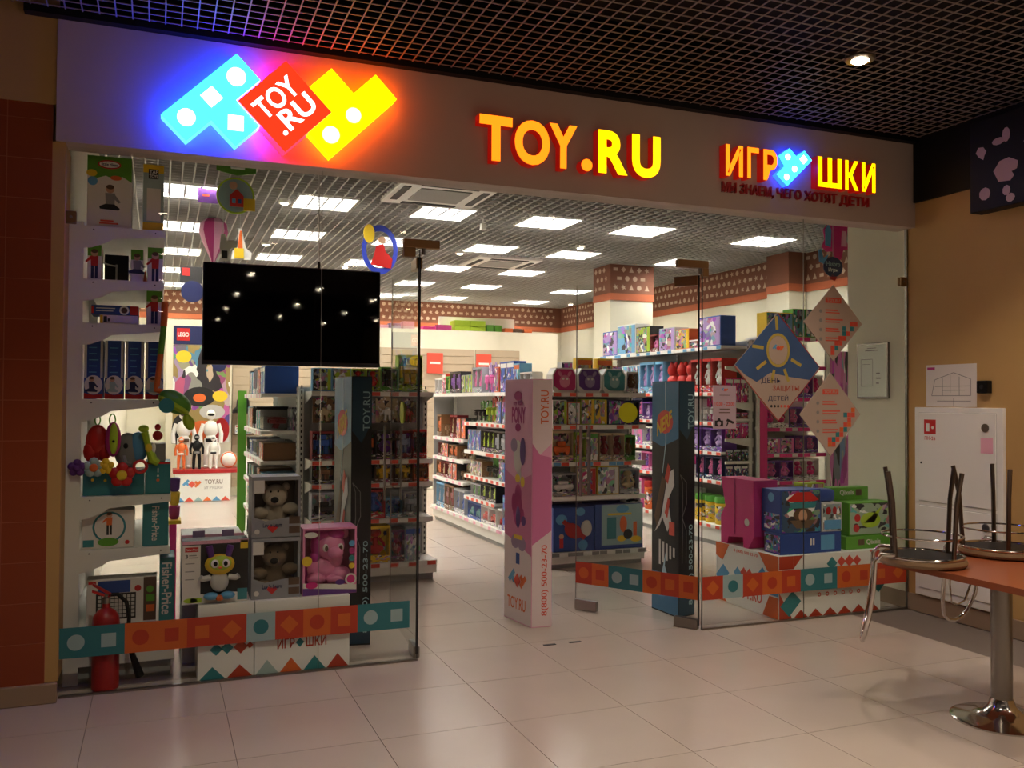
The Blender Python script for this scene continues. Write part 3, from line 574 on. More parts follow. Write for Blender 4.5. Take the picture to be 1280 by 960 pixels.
t = thing('flower_garland', 'string of plastic flower rattles hung across the window rack', 'toy', (.22, .17, zt)); obj('string', B().tube([(.1, .185, Z + .17), (.2, .18, Z + .155), (.3, .18, Z + .13), (.42, .185, Z + .16)], .004, 6), 'white', t)
def flower(x, z, r, m1, m2):
    b = B()
    for k in range(5): b.ball((x + r * .62 * math.cos(k * 2 * PI / 5 + .3), .168, z + r * .62 * math.sin(k * 2 * PI / 5 + .3)), (r * .5, .014, r * .5), 8)
    p = obj('flower', b, m1, t, True); obj('flower_centre', B().ball((x, .152, z), (r * .45, .012, r * .45), 10), m2, p, True)
flower(.06, Z + .165, .045, 'purple', 'purple'); flower(.145, Z + .165, .052, 'pale_teal', 'orange'); flower(.205, Z + .17, .042, 'yellow', 'yellow'); flower(.29, Z + .12, .065, 'red', 'yellow'); obj('ring', B().tube([(.385 + .034 * math.cos(a * PI / 6), .168, Z + .165 + .034 * math.sin(a * PI / 6)) for a in range(12)], .009, 7, True), 'red', t, True)
Z = LV[5] + .001
t = carton('toy_carton', 'white carton with a child inside a teal ring on the lowest bracket shelf', 'box', .083, .355, .24, .42, Z, Z + .215, 'paper'); pr(t, 'teal', [circ(.225, Z + .12, .088), rect(.09, Z + .01, .145, Z + .05)], 'ring'); pr(t, 'paper', [circ(.225, Z + .12, .077)], 'ring_hole', .0008); pr(t, 'green', [circ(.22, Z + .035, .055, .024)], 'print', .0016); pr(t, 'red', [circ(.32, Z + .03, .012), rect(.1, Z + .192, .145, Z + .204)], 'print'); t['fy'] -= .002; figure_child(t, (.225, Z + .125), .05, 'orange', 'dark', 'brown', 1)
t = carton('toy_carton', 'tall narrow teal carton with vertical white lettering on the bracket shelf', 'box', .4, .54, .24, .5, Z, Z + .262, 'teal'); text('lettering', 'Fisher-Price', 'paper', (.47, t['fy'], Z + .13), -Z_, X_, .2, .04, .0008, .02, t, True)
t = carton('toy_carton', 'wide toy computer carton with a blue screen behind the extinguisher', 'box', .11, .48, .26, .4, .311, .311 + .26, 'paper')
pr(t, 'blue', [rect(.17, .49, .34, .56)], 'picture'); pr(t, 'dark', [rect(.16, .34, .37, .488)], 'picture'); pr(t, 'pale_grey', [rect(.17 + .022 * i, .35 + .022 * j, .187 + .022 * i, .367 + .022 * j) for i in range(9) for j in range(6)], 'key', .0008); pr(t, 'brown', [rect(.41, .32, .478, .57)], 'printed_border'); pr(t, 'green', [circ(.445, .5, .02), rect(.425, .43, .47, .47)], 'picture', .0008); pr(t, 'red', [rect(.12, .545, .16, .56), circ(.38, .51, .018)], 'print', .0008); pr(t, 'orange', [rect(.425, .37, .47, .41)], 'picture', .0008)
t = carton('toy_carton', 'tall teal carton with large vertical lettering standing on the rack base', 'box', .495, .578, .24, .5, .311, .68, 'teal'); text('lettering', 'Fisher-Price', 'paper', (.535, t['fy'], .5), -Z_, X_, .3, .055, .0008, .02, t, True)
# hanging turtle on a bent orange and green pole
t = thing('toy_turtle', 'green push-along turtle on an orange and green pole beside the window rack', 'toy', (.6, .1, 1.45)); obj('pole', B().tube([(.505, .14, 2.16), (.5, .14, 2.02)], .019, 10), 'orange', t, True); obj('pole', B().tube([(.5, .14, 2.02), (.485, .14, 1.86)], .017, 10), 'green', t, True); obj('pole', B().tube([(.485, .14, 1.86), (.468, .14, 1.68), (.462, .14, 1.655), (.5, .14, 1.645)], .016, 10), 'orange', t, True)
sh = obj('shell', B().ball((.565, .14, 1.585), (.1, .075, .062), 14, ('Y', .55)), 'green', t, True); obj('shell_rim', B().ball((.558, .135, 1.57), (.1, .08, .03), 14, ('Y', .55)), 'lime', t, True); obj('wheel', B().disc(.52, 1.565, .042, .05, .066), 'teal', t, True); obj('head', B().ball((.64, .12, 1.47), (.032, .03, .05), 10, ('Y', -.4)), 'lime', t, True)
# fire extinguisher
fe = thing('fire_extinguisher', 'red fire extinguisher standing on the floor behind the printed band', 'extinguisher', (.22, .09, 0))
obj('cylinder', B().lathe(.222, .09, [(.062, 0), (.071, .008), (.071, .36), (.066, .4), (.045, .43), (.022, .445), (.02, .47)], 24), 'deep_red', fe, True)
v_ = obj('valve', B().lathe(.222, .09, [(.022, 0), (.022, .03), (.014, .035), (.014, .05)], 12, .47), 'steel', fe, True)
obj('lever', B().prism([(.15, .572), (.155, .585), (.25, .522), (.245, .508)], .08, .1), 'deep_red', fe); obj('lever', B().prism([(.15, .535), (.15, .547), (.24, .51), (.235, .498)], .08, .1), 'red', fe)
obj('hose', B().tube([(.235, .09, .515), (.28, .088, .515), (.325, .085, .47), (.34, .085, .39), (.335, .085, .3), (.345, .085, .22)], .011, 8), 'black', fe, True); obj('nozzle', B().tube([(.345, .085, .23), (.36, .085, .17), (.4, .085, .05)], .016, 8, radii=[.011, .016, .024]), 'black', fe, True)

# ------------------------------------------------------------------ cardboard cubes in the window
def zigzag(t, x0, x1, z, r, o, mats, n, h, up=1, s_=-.0008):
    w_ = (x1 - x0) / n
    for k in range(n):
        print_('triangle', mats[k % len(mats)], o, r, Z_, [[(x0 + w_ * k, z), (x0 + w_ * (k + 1), z), (x0 + w_ * (k + .5), z + h * up)][::up]], t, .0008)
def cube(name, lab, x0, x1, y0, y1, h, group=None):
    t = thing(name, lab, 'display cube', ((x0 + x1) / 2, (y0 + y1) / 2, 0), group); obj('cardboard', B().box(x0, x1, y0, y1, 0, h, .003), 'white', t); return t
c1 = cube('cardboard_cube', 'white printed cardboard cube with a zigzag edge under the yellow robot box', .7, 1.008, .022, .4, .432)
zigzag(c1, .705, 1.005, .004, X_, (0, .0212, 0), ['teal', 'band_red', 'pale_teal'], 2, .075)
print_('diamond', 'teal', (0, .0212, 0), X_, Z_, [dia(.8, .175, .035), dia(.86, .18, .035)], c1, .0008); print_('diamond', 'band_red', (0, .0212, 0), X_, Z_, [dia(.935, .18, .04), dia(.985, .185, .02)], c1, .0008)
c2 = cube('cardboard_cube', 'wide white printed cardboard cube under the pony and bear boxes', 1.012, 1.563, .022, .4, .432)
zigzag(c2, 1.015, 1.56, .004, X_, (0, .0212, 0), ['pale_teal', 'orange', 'teal', 'band_red'], 4, .085)
text('lettering', 'ИГР', 'band_red', (1.14, .0212, .145), X_, Z_, .1, .06, .0008, .02, c2); text('lettering', 'ШКИ', 'band_red', (1.305, .0212, .145), X_, Z_, .12, .06, .0008, .02, c2); print_('printed_logo', 'teal', (0, .0212, 0), X_, Z_, [[(1.245, .175), (1.27, .2), (1.295, .175), (1.27, .145)]], c2, .0008)
ZC = .433
# robot toy in a dark box
rb = carton('toy_robot_box', 'display box with a yellow and green toy robot on the narrow cube', 'box', .612, .975, .06, .2, ZC, ZC + .36, 'dark')
pr(rb, 'paper', [rect(.614, ZC + .05, .712, ZC + .335), [(.614, ZC + .002), (.974, ZC + .002), (.974, ZC + .05), (.87, ZC + .06), (.8, ZC + .04), (.72, ZC + .055), (.614, ZC + .05)]], 'printed_border')
pr(rb, 'pink', [rect(.613, ZC + .34, .974, ZC + .359)], 'lid_edge'); pr(rb, 'red', [rect(.628, ZC + .298, .7, ZC + .325)], 'logo_block', .0008); text('lettering', 'Fisher-Price', 'white', (.664, rb['fy'] - .0016, ZC + .311), X_, Z_, .06, .012, .0006, .01, rb, True)
text('lettering', '3', 'dark', (.63, rb['fy'] - .0008, ZC + .262), X_, Z_, .014, .022, .0006, .02, rb); pr(rb, 'grey', [rect(.65, ZC + .262 + .0, .7, ZC + .268), rect(.65, ZC + .275, .69, ZC + .281)] + [rect(.63, ZC + .23 - .045 * k, .68, ZC + .235 - .045 * k) for k in range(3)], 'small_print', .0008)
pr(rb, 'lime', [circ(.66, ZC + .022, .038, .014), rect(.66, ZC + .008, .72, ZC + .036)], 'print', .0008); pr(rb, 'yellow', [rect(.93, ZC + .305, .972, ZC + .355)], 'sticker'); pr(rb, 'teal', [rect(.915, ZC + .01, .97, ZC + .075)], 'sticker', .0008)
y_ = .035
bt = B().ball((.815, y_ + .012, ZC + .125), (.052, .03, .06), 14); obj('robot_body', bt, 'pale_grey', rb, True)
hb = obj('robot_head', B().ball((.815, y_, ZC + .225), (.082, .035, .06), 16), 'yellow', rb, True); obj('robot_face', B().ball((.817, y_ - .014, ZC + .232), (.065, .028, .045), 16), 'lime', hb, True)
for s_ in (-1, 1):
    e = obj('robot_eye', B().ball((.817 + s_ * .03, y_ - .038, ZC + .235), (.022, .008, .024), 12), 'white', rb, True); obj('pupil', B().ball((.817 + s_ * .028, y_ - .045, ZC + .235), (.012, .005, .014), 10), 'black', e, True)
    a = obj('robot_ear', B().tube([(.815 + s_ * .045, y_, ZC + .27), (.815 + s_ * .06, y_, ZC + .33)], .018, 10, radii=[.018, .02]), 'purple', rb, True); obj('robot_arm', B().tube([(.815 + s_ * .05, y_ + .01, ZC + .15), (.815 + s_ * .09, y_, ZC + .145), (.815 + s_ * .105, y_ - .005, ZC + .155)], .017, 8), 'pale_grey', rb, True)
    obj('robot_foot', B().ball((.815 + s_ * .045, y_, ZC + .045), (.042, .03, .022), 12), 'sky', rb, True)
obj('robot_button', B().ball((.815, y_ - .012, ZC + .035), (.022, .018, .018), 10), 'orange', rb, True); obj('robot_mouth', B().ball((.815, y_ - .042, ZC + .212), (.012, .006, .007)), 'orange', rb)
def window_carton(name, lab, x0, x1, y0, y1, z, h, m, mi, lip=.09, top=.03, side=.025):
    t = thing(name, lab, 'box', ((x0 + x1) / 2, (y0 + y1) / 2, z)); t['fy'] = y0 - .0006
    obj('carton', B().box(x0, x1, y1 - .004, y1, z, z + h).box(x0, x0 + .004, y0, y1 - .004, z, z + h).box(x1 - .004, x1, y0, y1 - .004, z, z + h).box(x0 + .004, x1 - .004, y0, y1 - .004, z, z + .004).box(x0 + .004, x1 - .004, y0, y1 - .004, z + h - .004, z + h), m, t)
    obj('front_frame', B().box(x0, x1, y0 - .0006, y0, z, z + lip).box(x0, x1, y0 - .0006, y0, z + h - top, z + h).box(x0, x0 + side, y0 - .0006, y0, z + lip, z + h - top).box(x1 - side, x1, y0 - .0006, y0, z + lip, z + h - top), m, t)
    obj('inner_card', B().box(x0 + .006, x1 - .006, y1 - .008, y1 - .005, z + .006, z + h - .006), mi, t)
    obj('window', B().box(x0 + side, x1 - side, y0 + .001, y0 + .002, z + lip, z + h - top), 'clear_plastic', t); return t
mat('kraft', '#6b5540', .7); mat('box_grey', '#8d8c92', .5); mat('box_pink', '#b8457f', .45); mat('box_lilac', '#9a7fa0', .45); mat('card_dark', '#3a3038', .7)
def bear(t, x, y, z, s_, m, nose):
    obj('bear_body', B().ball((x, y + .02, z + .34 * s_), (.3 * s_, .2 * s_, .36 * s_), 14).ball((x, y, z + .82 * s_), (.3 * s_, .22 * s_, .27 * s_), 14).ball((x - .26 * s_, y + .01, z + 1.02 * s_), .1 * s_).ball((x + .26 * s_, y + .01, z + 1.02 * s_), .1 * s_)
        .ball((x - .36 * s_, y - .02, z + .42 * s_), (.2 * s_, .13 * s_, .15 * s_), 10).ball((x + .36 * s_, y - .02, z + .5 * s_), (.2 * s_, .13 * s_, .15 * s_), 10).ball((x - .28 * s_, y - .05, z + .14 * s_), (.2 * s_, .16 * s_, .15 * s_), 10).ball((x + .26 * s_, y - .05, z + .12 * s_), (.2 * s_, .16 * s_, .15 * s_), 10), m, t, True)
    mz = obj('muzzle', B().ball((x - .04 * s_, y - .2 * s_, z + .72 * s_), (.16 * s_, .1 * s_, .13 * s_), 12), m, t, True); obj('nose', B().ball((x - .04 * s_, y - .3 * s_, z + .74 * s_), (.1 * s_, .04 * s_, .075 * s_), 10), nose, mz, True)
    obj('eye', B().ball((x - .12 * s_, y - .2 * s_, z + .93 * s_), .025 * s_), 'black', t); obj('eye', B().ball((x + .05 * s_, y - .2 * s_, z + .93 * s_), .025 * s_), 'black', t)
for k, (lab, fur) in enumerate((('lower bear box with a dark brown plush bear behind its window', 'plush_brown'), ('upper bear box with a pale plush bear behind its window', 'plush'))):
    z = ZC + .36 * k
    t = window_carton('plush_bear_box', lab, .992, 1.272, .06, .28, z, .355, 'box_grey', 'kraft', .085, .022, .014)
    bear(t, 1.135, .165, z + .03, .25, fur, 'black')
    pr(t, 'box_grey', [[(.993, z + .08), (1.272, z + .08), (1.272, z + .1), (1.2, z + .115), (1.07, z + .095), (.993, z + .125)]], 'printed_border', .0006); pr(t, 'paper', [circ(1.022, z + .035, .015), rect(1.0, z + .26, 1.062, z + .335)], 'sticker', .0014); pr(t, 'red', [[(1.11, z + .025), (1.08, z + .055), (1.09, z + .072), (1.11, z + .064), (1.13, z + .072), (1.14, z + .055)]], 'heart', .0014)
    text('lettering', "Luv 'n Learn", 'navy', (1.11, t['fy'] - .0022, z + .072), X_, Z_, .11, .026, .0006, .02, t, True); pr(t, 'brown', [rect(1.205, z + .02, 1.268, z + .06), rect(1.205, z + .075, 1.268, z + .118)], 'picture', .0014)
# pink toy horse in a window box
t = window_carton('pink_horse_box', 'pink and purple window box with a big pink toy horse', 1.288, 1.61, .06, .27, ZC, .4, 'toy_pink', 'box_pink', .055, .012, .012)
pr(t, 'purple', [rect(1.289, ZC + .001, 1.609, ZC + .045)], 'printed_border', .0006); pr(t, 'paper', [[(1.289, ZC + .045), (1.609, ZC + .02), (1.609, ZC + .05), (1.289, ZC + .075)]], 'printed_border', .0012)
x, y, z = 1.462, .165, ZC + .05
hb = obj('horse_body', B().ball((x - .03, y + .02, z + .085), (.105, .07, .085), 16).ball((x + .06, y - .01, z + .05), (.07, .06, .055), 12).ball((x - .08, y - .02, z + .035), (.06, .05, .04), 12).ball((x + .03, y - .04, z + .03), (.06, .04, .03), 12).ball((x + .03, y, z + .15), (.055, .05, .07), 12), 'toy_pink', t, True)
obj('horse_head', B().ball((x + .005, y - .02, z + .23), (.085, .065, .085), 18).ball((x + .025, y - .07, z + .195), (.05, .035, .04), 14).ball((x + .095, y - .01, z + .3), (.02, .015, .035), 10), 'toy_pink', t, True)
obj('horse_mane', B().ball((x - .025, y - .0, z + .285), (.08, .06, .045), 14).ball((x - .08, y, z + .235), (.035, .05, .075), 12).ball((x - .085, y, z + .165), (.03, .04, .04), 10).ball((x + .03, y - .03, z + .295), (.06, .045, .035), 12).ball((x - .13, y + .04, z + .07), (.04, .03, .06), 10), 'toy_magenta', t, True)
for s_ in (-1, 1):
    e = obj('horse_eye', B().ball((x + .01 + s_ * .045, y - .078, z + .225), (.018, .01, .024), 12), 'white', t, True); obj('pupil', B().ball((x + .012 + s_ * .043, y - .087, z + .222), (.011, .005, .017), 10), 'brown', e, True)
pr(t, 'paper', [circ(1.575, ZC + .085, .035), circ(1.335, ZC + .36, .04, .018)], 'sticker', .0014); pr(t, 'yellow', [circ(1.312, ZC + .205, .03)], 'sticker', .0014); pr(t, 'hot_pink', [circ(1.34, ZC + .06, .036, .02), circ(1.575, ZC + .085, .025)], 'sticker', .002); pr(t, 'purple', [circ(1.51, ZC + .07, .03, .016)], 'sticker', .002)
for k, m in enumerate(('yellow', 'teal', 'magenta', 'sky')): pr(t, m, [circ(1.58, ZC + .165 + .045 * k, .018)], 'dot', .0014)
# pale pink display bin with price tags behind the robot box
t = thing('price_bin', 'pink-edged bin of bright toys on the floor behind the window cubes', 'bin', (.8, .6, 0)); obj('bin', B().box(.62, .975, .44, .8, .0, .765), 'white', t); obj('rim', B().box(.615, .98, .425, .44, .735, .775), 'pink', t)
for xx in (.68, .85): obj('price_tag', B().box(xx, xx + .07, .42, .425, .76, .8), 'box_lilac', t)
for k, (m, dz) in enumerate((('magenta', 0), ('yellow', 0), ('purple', 0))): obj('sand_toy', B().lathe(.595, 1.65, [(.025, 0), (.035, .02), (.04, .09), (.03, .1)], 12, .7255 + .101 * k) , m, None, True, label='%s plastic sand toy stacked beyond the window rack' % m, category='toy')
tw = thing('toy_tower_stand', 'narrow pink stand holding bright sand toys beyond the window rack', 'stand', (.6, 1.65, 0)); obj('post', B().box(.56, .61, 1.55, 1.75, 0, .7, .004), 'hot_pink', tw); obj('tray', B().box(.55, .64, 1.54, 1.76, .7, .725), 'yellow', tw)

# ------------------------------------------------------------------ window cubes with boxes, other side of the doorway
c3 = cube('cardboard_cube', 'long white cardboard cube with orange and teal print below the blue toy boxes', 4.73, 5.69, .03, .82, .468)
o = (0, .0292, 0)
print_('corner_print', 'band_red', o, X_, Z_, [rect(4.732, .37, 4.86, .466), [(4.732, .004), (4.85, .004), (4.732, .2)], [(4.861, .466), (4.95, .466), (4.861, .37)], [(5.58, .466), (5.688, .466), (5.688, .38)]], c3, .0008)
print_('corner_print', 'teal', (0, .0282, 0), X_, Z_, [[(4.74, .1), (4.85, .21), (4.93, .13), (4.82, .02)], dia(5.67, .2, .06), [(4.86, .37), (4.9, .32), (4.86, .3)]], c3, .0008); zigzag(c3, 4.86, 5.68, .004, X_, o, ['band_red'], 6, .06)
print_('diamond', 'tag_red', o, X_, Z_, [dia(5.31, .4, .04), dia(5.385, .4, .045), dia(5.46, .4, .04)], c3, .0008); print_('diamond', 'teal', o, X_, Z_, [dia(5.22, .39, .05)], c3, .0008); print_('badge', 'tag_red', o, X_, Z_, [circ(5.1 + .075 * k, .165, .016) for k in range(6)], c3, .0008)
print_('badge_hole', 'white', (0, .0284, 0), X_, Z_, [circ(5.1 + .075 * k, .165, .008) for k in range(6)], c3, .0006)
o = (4.7292, .82, 0); r = -Y_
print_('corner_print', 'orange', o, r, Z_, [[(.0, .466), (.18, .466), (.09, .33), (0, .36)], [(.0, .004), (.15, .004), (0, .12)], [(.55, .466), (.785, .466), (.785, .33), (.66, .34)], [(.6, .004), (.785, .004), (.785, .16), (.68, .16)]], c3, .0008)
print_('corner_print', 'sky', o, r, Z_, [[(0, .2), (.1, .3), (.18, .24), (.08, .12)], dia(.6, .3, .06), rect(.68, .17, .78, .28)], c3, .0008); text('lettering', '8 (800) 500 23 70', 'tag_red', (4.7292, .58, .415), r, Z_, .3, .03, .0008, .01, c3); text('lettering', 'TOY.RU', 'tag_red', (4.7292, .56, .08), r, Z_, .33, .09, .0008, .01, c3)
print_('diamond', 'tag_red', o, r, Z_, [dia(.37, .27, .05), dia(.44, .27, .05)], c3, .0008); print_('diamond', 'sky', o, r, Z_, [dia(.29, .26, .05)], c3, .0008)
ZR = .469
pk = thing('pink_toy_house', 'hot pink folded toy carton with a stepped outline beside the blue boxes', 'box', (4.68, .5, ZR)); obj('carton', B().prism([(.4, ZR), (.46, ZR), (.47, ZR + .08), (.66, ZR + .06), (.68, ZR), (.76, ZR), (.76, ZR + .22), (.7, ZR + .3), (.76, ZR + .53), (.34, ZR + .53), (.33, ZR + .1)], 4.735, 4.95, 'x'), 'hot_pink', pk)
obj('fold_line', B().box(4.731, 4.735, .57, .574, ZR + .09, ZR + .53), 'magenta', pk); print_('sticker', 'paper', (4.7345, .42, ZR + .2), -Y_, Z_, [circ(.0, 0, .03)], pk, .001); obj('printed_end', B().box(4.735, 4.95, .325, .33, ZR + .1, ZR + .53), 'magenta', pk)
def boxr(lab, x0, x1, y0, y1, z0, z1, m, pm, color, grp=None, name='toy_carton'):
    t = thing(name, lab, 'box', ((x0 + x1) / 2, (y0 + y1) / 2, z0), grp); obj('carton', B().box(x0, x1, y0, y1, z0, z1, .004), m, t); t['fy'] = y0 - .0006
    if pm: print_('picture', pm, (0, t['fy'], 0), X_, Z_, [rect(x0 + .01, z0 + .01, x1 - .01, z1 - .01)], t, .0006, color=hx(color))
    return t
t = boxr('dark blue base carton with white lettering under the boat boxes', 4.775, 5.345, .07, .26, ZR, ZR + .15, 'blue', None, '#ffffff'); pr(t, 'sky', [rect(5.15, ZR + .02, 5.28, ZR + .13)], 'picture'); text('lettering', 'II', 'paper', (5.05, t['fy'], ZR + .06), X_, Z_, .04, .05, .0006, .03, t)
print_('picture', 'print_busy', (4.7745, .255, 0), -Y_, Z_, [rect(0, ZR + .01, .18, ZR + .14)], t, .0006, color=hx('#3a6ab0'))
t = boxr('blue carton with a red-roofed round toy house picture', 4.785, 5.16, .08, .3, ZR + .152, ZR + .48, 'blue', 'print_soft', '#31506e')
pr(t, 'red', [[(4.84, ZR + .4), (4.93, ZR + .46), (5.06, ZR + .46), (5.14, ZR + .4), (5.1, ZR + .39), (4.88, ZR + .39)]], 'picture', .001); pr(t, 'teal', [[(4.86, ZR + .385), (5.12, ZR + .385), (5.1, ZR + .34), (4.88, ZR + .34)]], 'picture', .001); pr(t, 'brown', [circ(4.99, ZR + .29, .09, .05)], 'picture', .001); pr(t, 'kraft', [[(4.87, ZR + .25), (5.11, ZR + .25), (5.05, ZR + .19), (4.93, ZR + .19)]], 'picture', .0016); pr(t, 'skin', [circ(4.99, ZR + .28, .04, .05)], 'picture', .0016)
print_('picture', 'print_busy', (4.7845, .29, 0), -Y_, Z_, [rect(.02, ZR + .18, .2, ZR + .3)], t, .0006, color=hx('#3a6ab0')); print_('badge', 'sky', (4.7845, .19, ZR + .42), -Y_, Z_, [circ(0, 0, .035)], t, .0006)
t = boxr('pale blue picture carton beside the red-roofed house carton', 5.17, 5.36, .08, .3, ZR + .152, ZR + .37, 'pale_grey', 'print_soft', '#8a9a98'); pr(t, 'deep_red', [circ(5.23, ZR + .31, .025, .03), circ(5.29, ZR + .31, .02, .03)], 'picture', .001); pr(t, 'sky', [rect(5.19, ZR + .17, 5.35, ZR + .24)], 'picture', .001)
obj('toy_train_roof', B().box(5.19, 5.34, .12, .26, ZR + .371, ZR + .47, .03), 'blue', None, True, label='rounded blue toy roof on the pale picture carton', category='toy')
t = boxr('long green base carton with white lettering beside the return wall', 5.41, 5.87, .09, .32, ZR, ZR + .1, 'green', None, '#ffffff'); text('lettering', 'Qixels', 'paper', (5.68, t['fy'], ZR + .05), X_, Z_, .14, .045, .0006, .02, t, True); pr(t, 'brown', [rect(5.53, ZR + .03, 5.59, ZR + .075)], 'logo_block')
t = boxr('green carton with a pale dragon picture beside the return wall', 5.45, 5.87, .1, .26, ZR + .102, ZR + .36, 'green', 'print_soft', '#9fb39a'); pr(t, 'lime', [circ(5.66, ZR + .22, .1, .06), [(5.6, ZR + .2), (5.78, ZR + .33), (5.7, ZR + .2)]], 'picture', .001); pr(t, 'red', [circ(5.53, ZR + .24, .03), circ(5.52, ZR + .16, .03)], 'picture', .001)
t = boxr('green carton standing behind the dragon picture carton', 5.42, 5.82, .29, .4, ZR + .102, ZR + .46, 'green', None, '#ffffff'); text('lettering', 'Qixels', 'paper', (5.6, t['fy'], ZR + .415), X_, Z_, .14, .045, .0006, .02, t, True); pr(t, 'brown', [rect(5.69, ZR + .39, 5.75, ZR + .44)], 'logo_block')
boxr('yellow-green picture carton behind the blue toy roof', 5.2, 5.4, .32, .44, ZR, ZR + .5, 'lime', 'print_busy', '#b0b040')

# ------------------------------------------------------------------ promo banners (free-standing cardboard pillars)
def pillar(name, lab, M_, R_, L_, h, mL, mR, cat='banner'):
    M_, R_, L_ = Vector((*M_, 0)), Vector((*R_, 0)), Vector((*L_, 0)); K_ = R_ + L_ - M_
    t = thing(name, lab, cat, tuple((M_ + R_ + L_ + K_) / 4)); b = B(); b.prism([p[:2] for p in (M_, R_, K_, L_)], 0, h, 'z'); obj('cardboard', b, mL, t)
    r1 = (M_ - L_); r2 = (R_ - M_)
    return t, L_, r1.normalized(), r1.length, M_, r2.normalized(), r2.length
mat('banner_blue', '#3f7ba6', .4); mat('banner_dark', '#16181b', .4); mat('banner_navy', '#1d4054', .4); mat('banner_pink', '#e6a5c6', .45); mat('banner_pale', '#e3d3d4', .45); mat('banner_rose', '#d177a6', .45); mat('ice', '#b9dcea', .4); mat('letters_pale', '#9fc0c8', .4)
def off(v, r, d): return v + r.cross(Z_) * d
for kind, a in (('beside the pink horse box', ((1.656, .474), (1.785, .449), (1.61, .82))), ('behind the banded door', ((4.076, .35), (4.255, .413), (4.061, .71)))):
    t, L0, r1, l1, M0, r2, l2 = pillar('promo_pillar', 'dark blaster banner pillar ' + kind, *a, 1.76, 'banner_dark', 'banner_dark')
    o = off(L0, r1, .001)
    p = print_('face_print', 'banner_blue', o, r1, Z_, [[(.004, 1.3), (l1 * .4, 1.26), (l1 - .002, 1.33), (l1 - .002, 1.755), (.004, 1.755)], rect(.004, .01, l1 - .002, .3)], t, .0008)
    print_('picture', 'ice', off(o, r1, .001), r1, Z_, [[(l1 * .5, 1.75), (l1 * .53, 1.75), (l1 * .55, 1.3), (l1 * .42, 1.06), (l1 * .4, 1.06), (l1 * .52, 1.3)], [(l1 * .3, .2), (l1 * .55, .48), (l1 * .5, .36), (l1 * .7, .22), (l1 * .5, .27)]], t, .0006)
    print_('logo_splash', 'tag_red', off(o, r1, .0016), r1, Z_, [circ(l1 * .5, 1.45, l1 * .3, .09, 12)], t, .0006); text('lettering', 'NERF', 'yellow', off(o, r1, .0024) + r1 * l1 * .48 + Z_ * 1.44, (r1 + Z_ * .5 * (1 if l1 else 1)), Z_ * 1, l1 * .62, .11, .0006, .03, t, True)
    # generic toy blaster, printed
    q = off(o, r1, .0016)
    print_('picture', 'kraft', q, r1, Z_, [[(l1 * .1, .72), (l1 * .22, .62), (l1 * .55, 1.0), (l1 * .4, 1.04)]], t, .0006); print_('picture', 'white', off(o, r1, .0024), r1, Z_, [[(l1 * .12, .6), (l1 * .32, .66), (l1 * .62, 1.06), (l1 * .82, 1.1), (l1 * .85, .98), (l1 * .62, .86), (l1 * .74, .7), (l1 * .6, .62), (l1 * .42, .72)]], t, .0006)
    print_('picture', 'tag_red', off(o, r1, .003), r1, Z_, [[(l1 * .5, 1.02), (l1 * .62, 1.14), (l1 * .72, 1.1), (l1 * .62, .98)], [(l1 * .5, .76), (l1 * .6, .72), (l1 * .7, .86), (l1 * .62, .88)], rect(l1 * .66, .6, l1 * .86, .7)], t, .0006)
    print_('picture', 'white', q, r1, Z_, [rect(l1 * (.28 + .13 * k), .36 + .02 * k, l1 * (.35 + .13 * k), .55 - .01 * k) for k in range(5)], t, .0006)
    o = off(M0, r2, .001); print_('face_print', 'banner_navy', o, r2, Z_, [[(.004, 1.4), (l2 * .5, 1.32), (l2 - .003, 1.45), (l2 - .003, 1.755), (.004, 1.755)], rect(.004, .01, l2 - .003, .19)], t, .0008)
    q = off(o, r2, .001); text('lettering', 'TOY.RU', 'letters_pale', q + r2 * l2 * .92 + Z_ * 1.4, Z_, -r2, .26, l2 * .36, .0008, .01, t); text('lettering', '8 (800) 500-23-70', 'letters_pale', q + r2 * l2 * .92 + Z_ * .08, Z_, -r2, .6, l2 * .3, .0008, .01, t)
    b = B()
    for k in (.12, .36): b.tube([q + r2 * l2 * (.08) + Z_ * 1.06, q + r2 * l2 * (k + .1) + Z_ * 1.0, q + r2 * l2 * (k + .12) + Z_ * .84, q + r2 * l2 * .2 + Z_ * .74, q + r2 * l2 * (k + .1) + Z_ * .64, q + r2 * l2 * (k + .08) + Z_ * .4], .0022, 5)
    obj('printed_line', b, 'grey', t)
t, L0, r1, l1, M0, r2, l2 = pillar('promo_pillar', 'pink pony banner pillar standing in the doorway', (2.943, .474), (3.094, .465), (2.89, .868), 1.76, 'banner_pink', 'banner_pink')
o = off(L0, r1, .001)
print_('face_print', 'banner_pale', o, r1, Z_, [[(.003, .006), (l1 - .003, .006), (l1 - .003, .5), (l1 * .5, .57), (.003, .62)]], t, .0008); print_('face_print', 'banner_rose', o, r1, Z_, [[(.003, .62), (l1 * .5, .57), (l1 - .003, .5), (l1 - .003, 1.08), (l1 * .5, 1.02), (.003, 1.1)]], t, .0008)
q = off(o, r1, .001)
text('lettering', 'PONY', 'magenta', q + r1 * l1 * .52 + Z_ * 1.5, r1, Z_, l1 * .5, .12, .0008, .03, t, True); text('lettering', 'my little', 'magenta', q + r1 * l1 * .5 + Z_ * 1.585, r1, Z_, l1 * .34, .05, .0008, .02, t, True); print_('picture', 'magenta', q, r1, Z_, [circ(l1 * .5, 1.64, l1 * .14, .035), circ(l1 * .5, 1.41, l1 * .1, .03)], t, .0008)
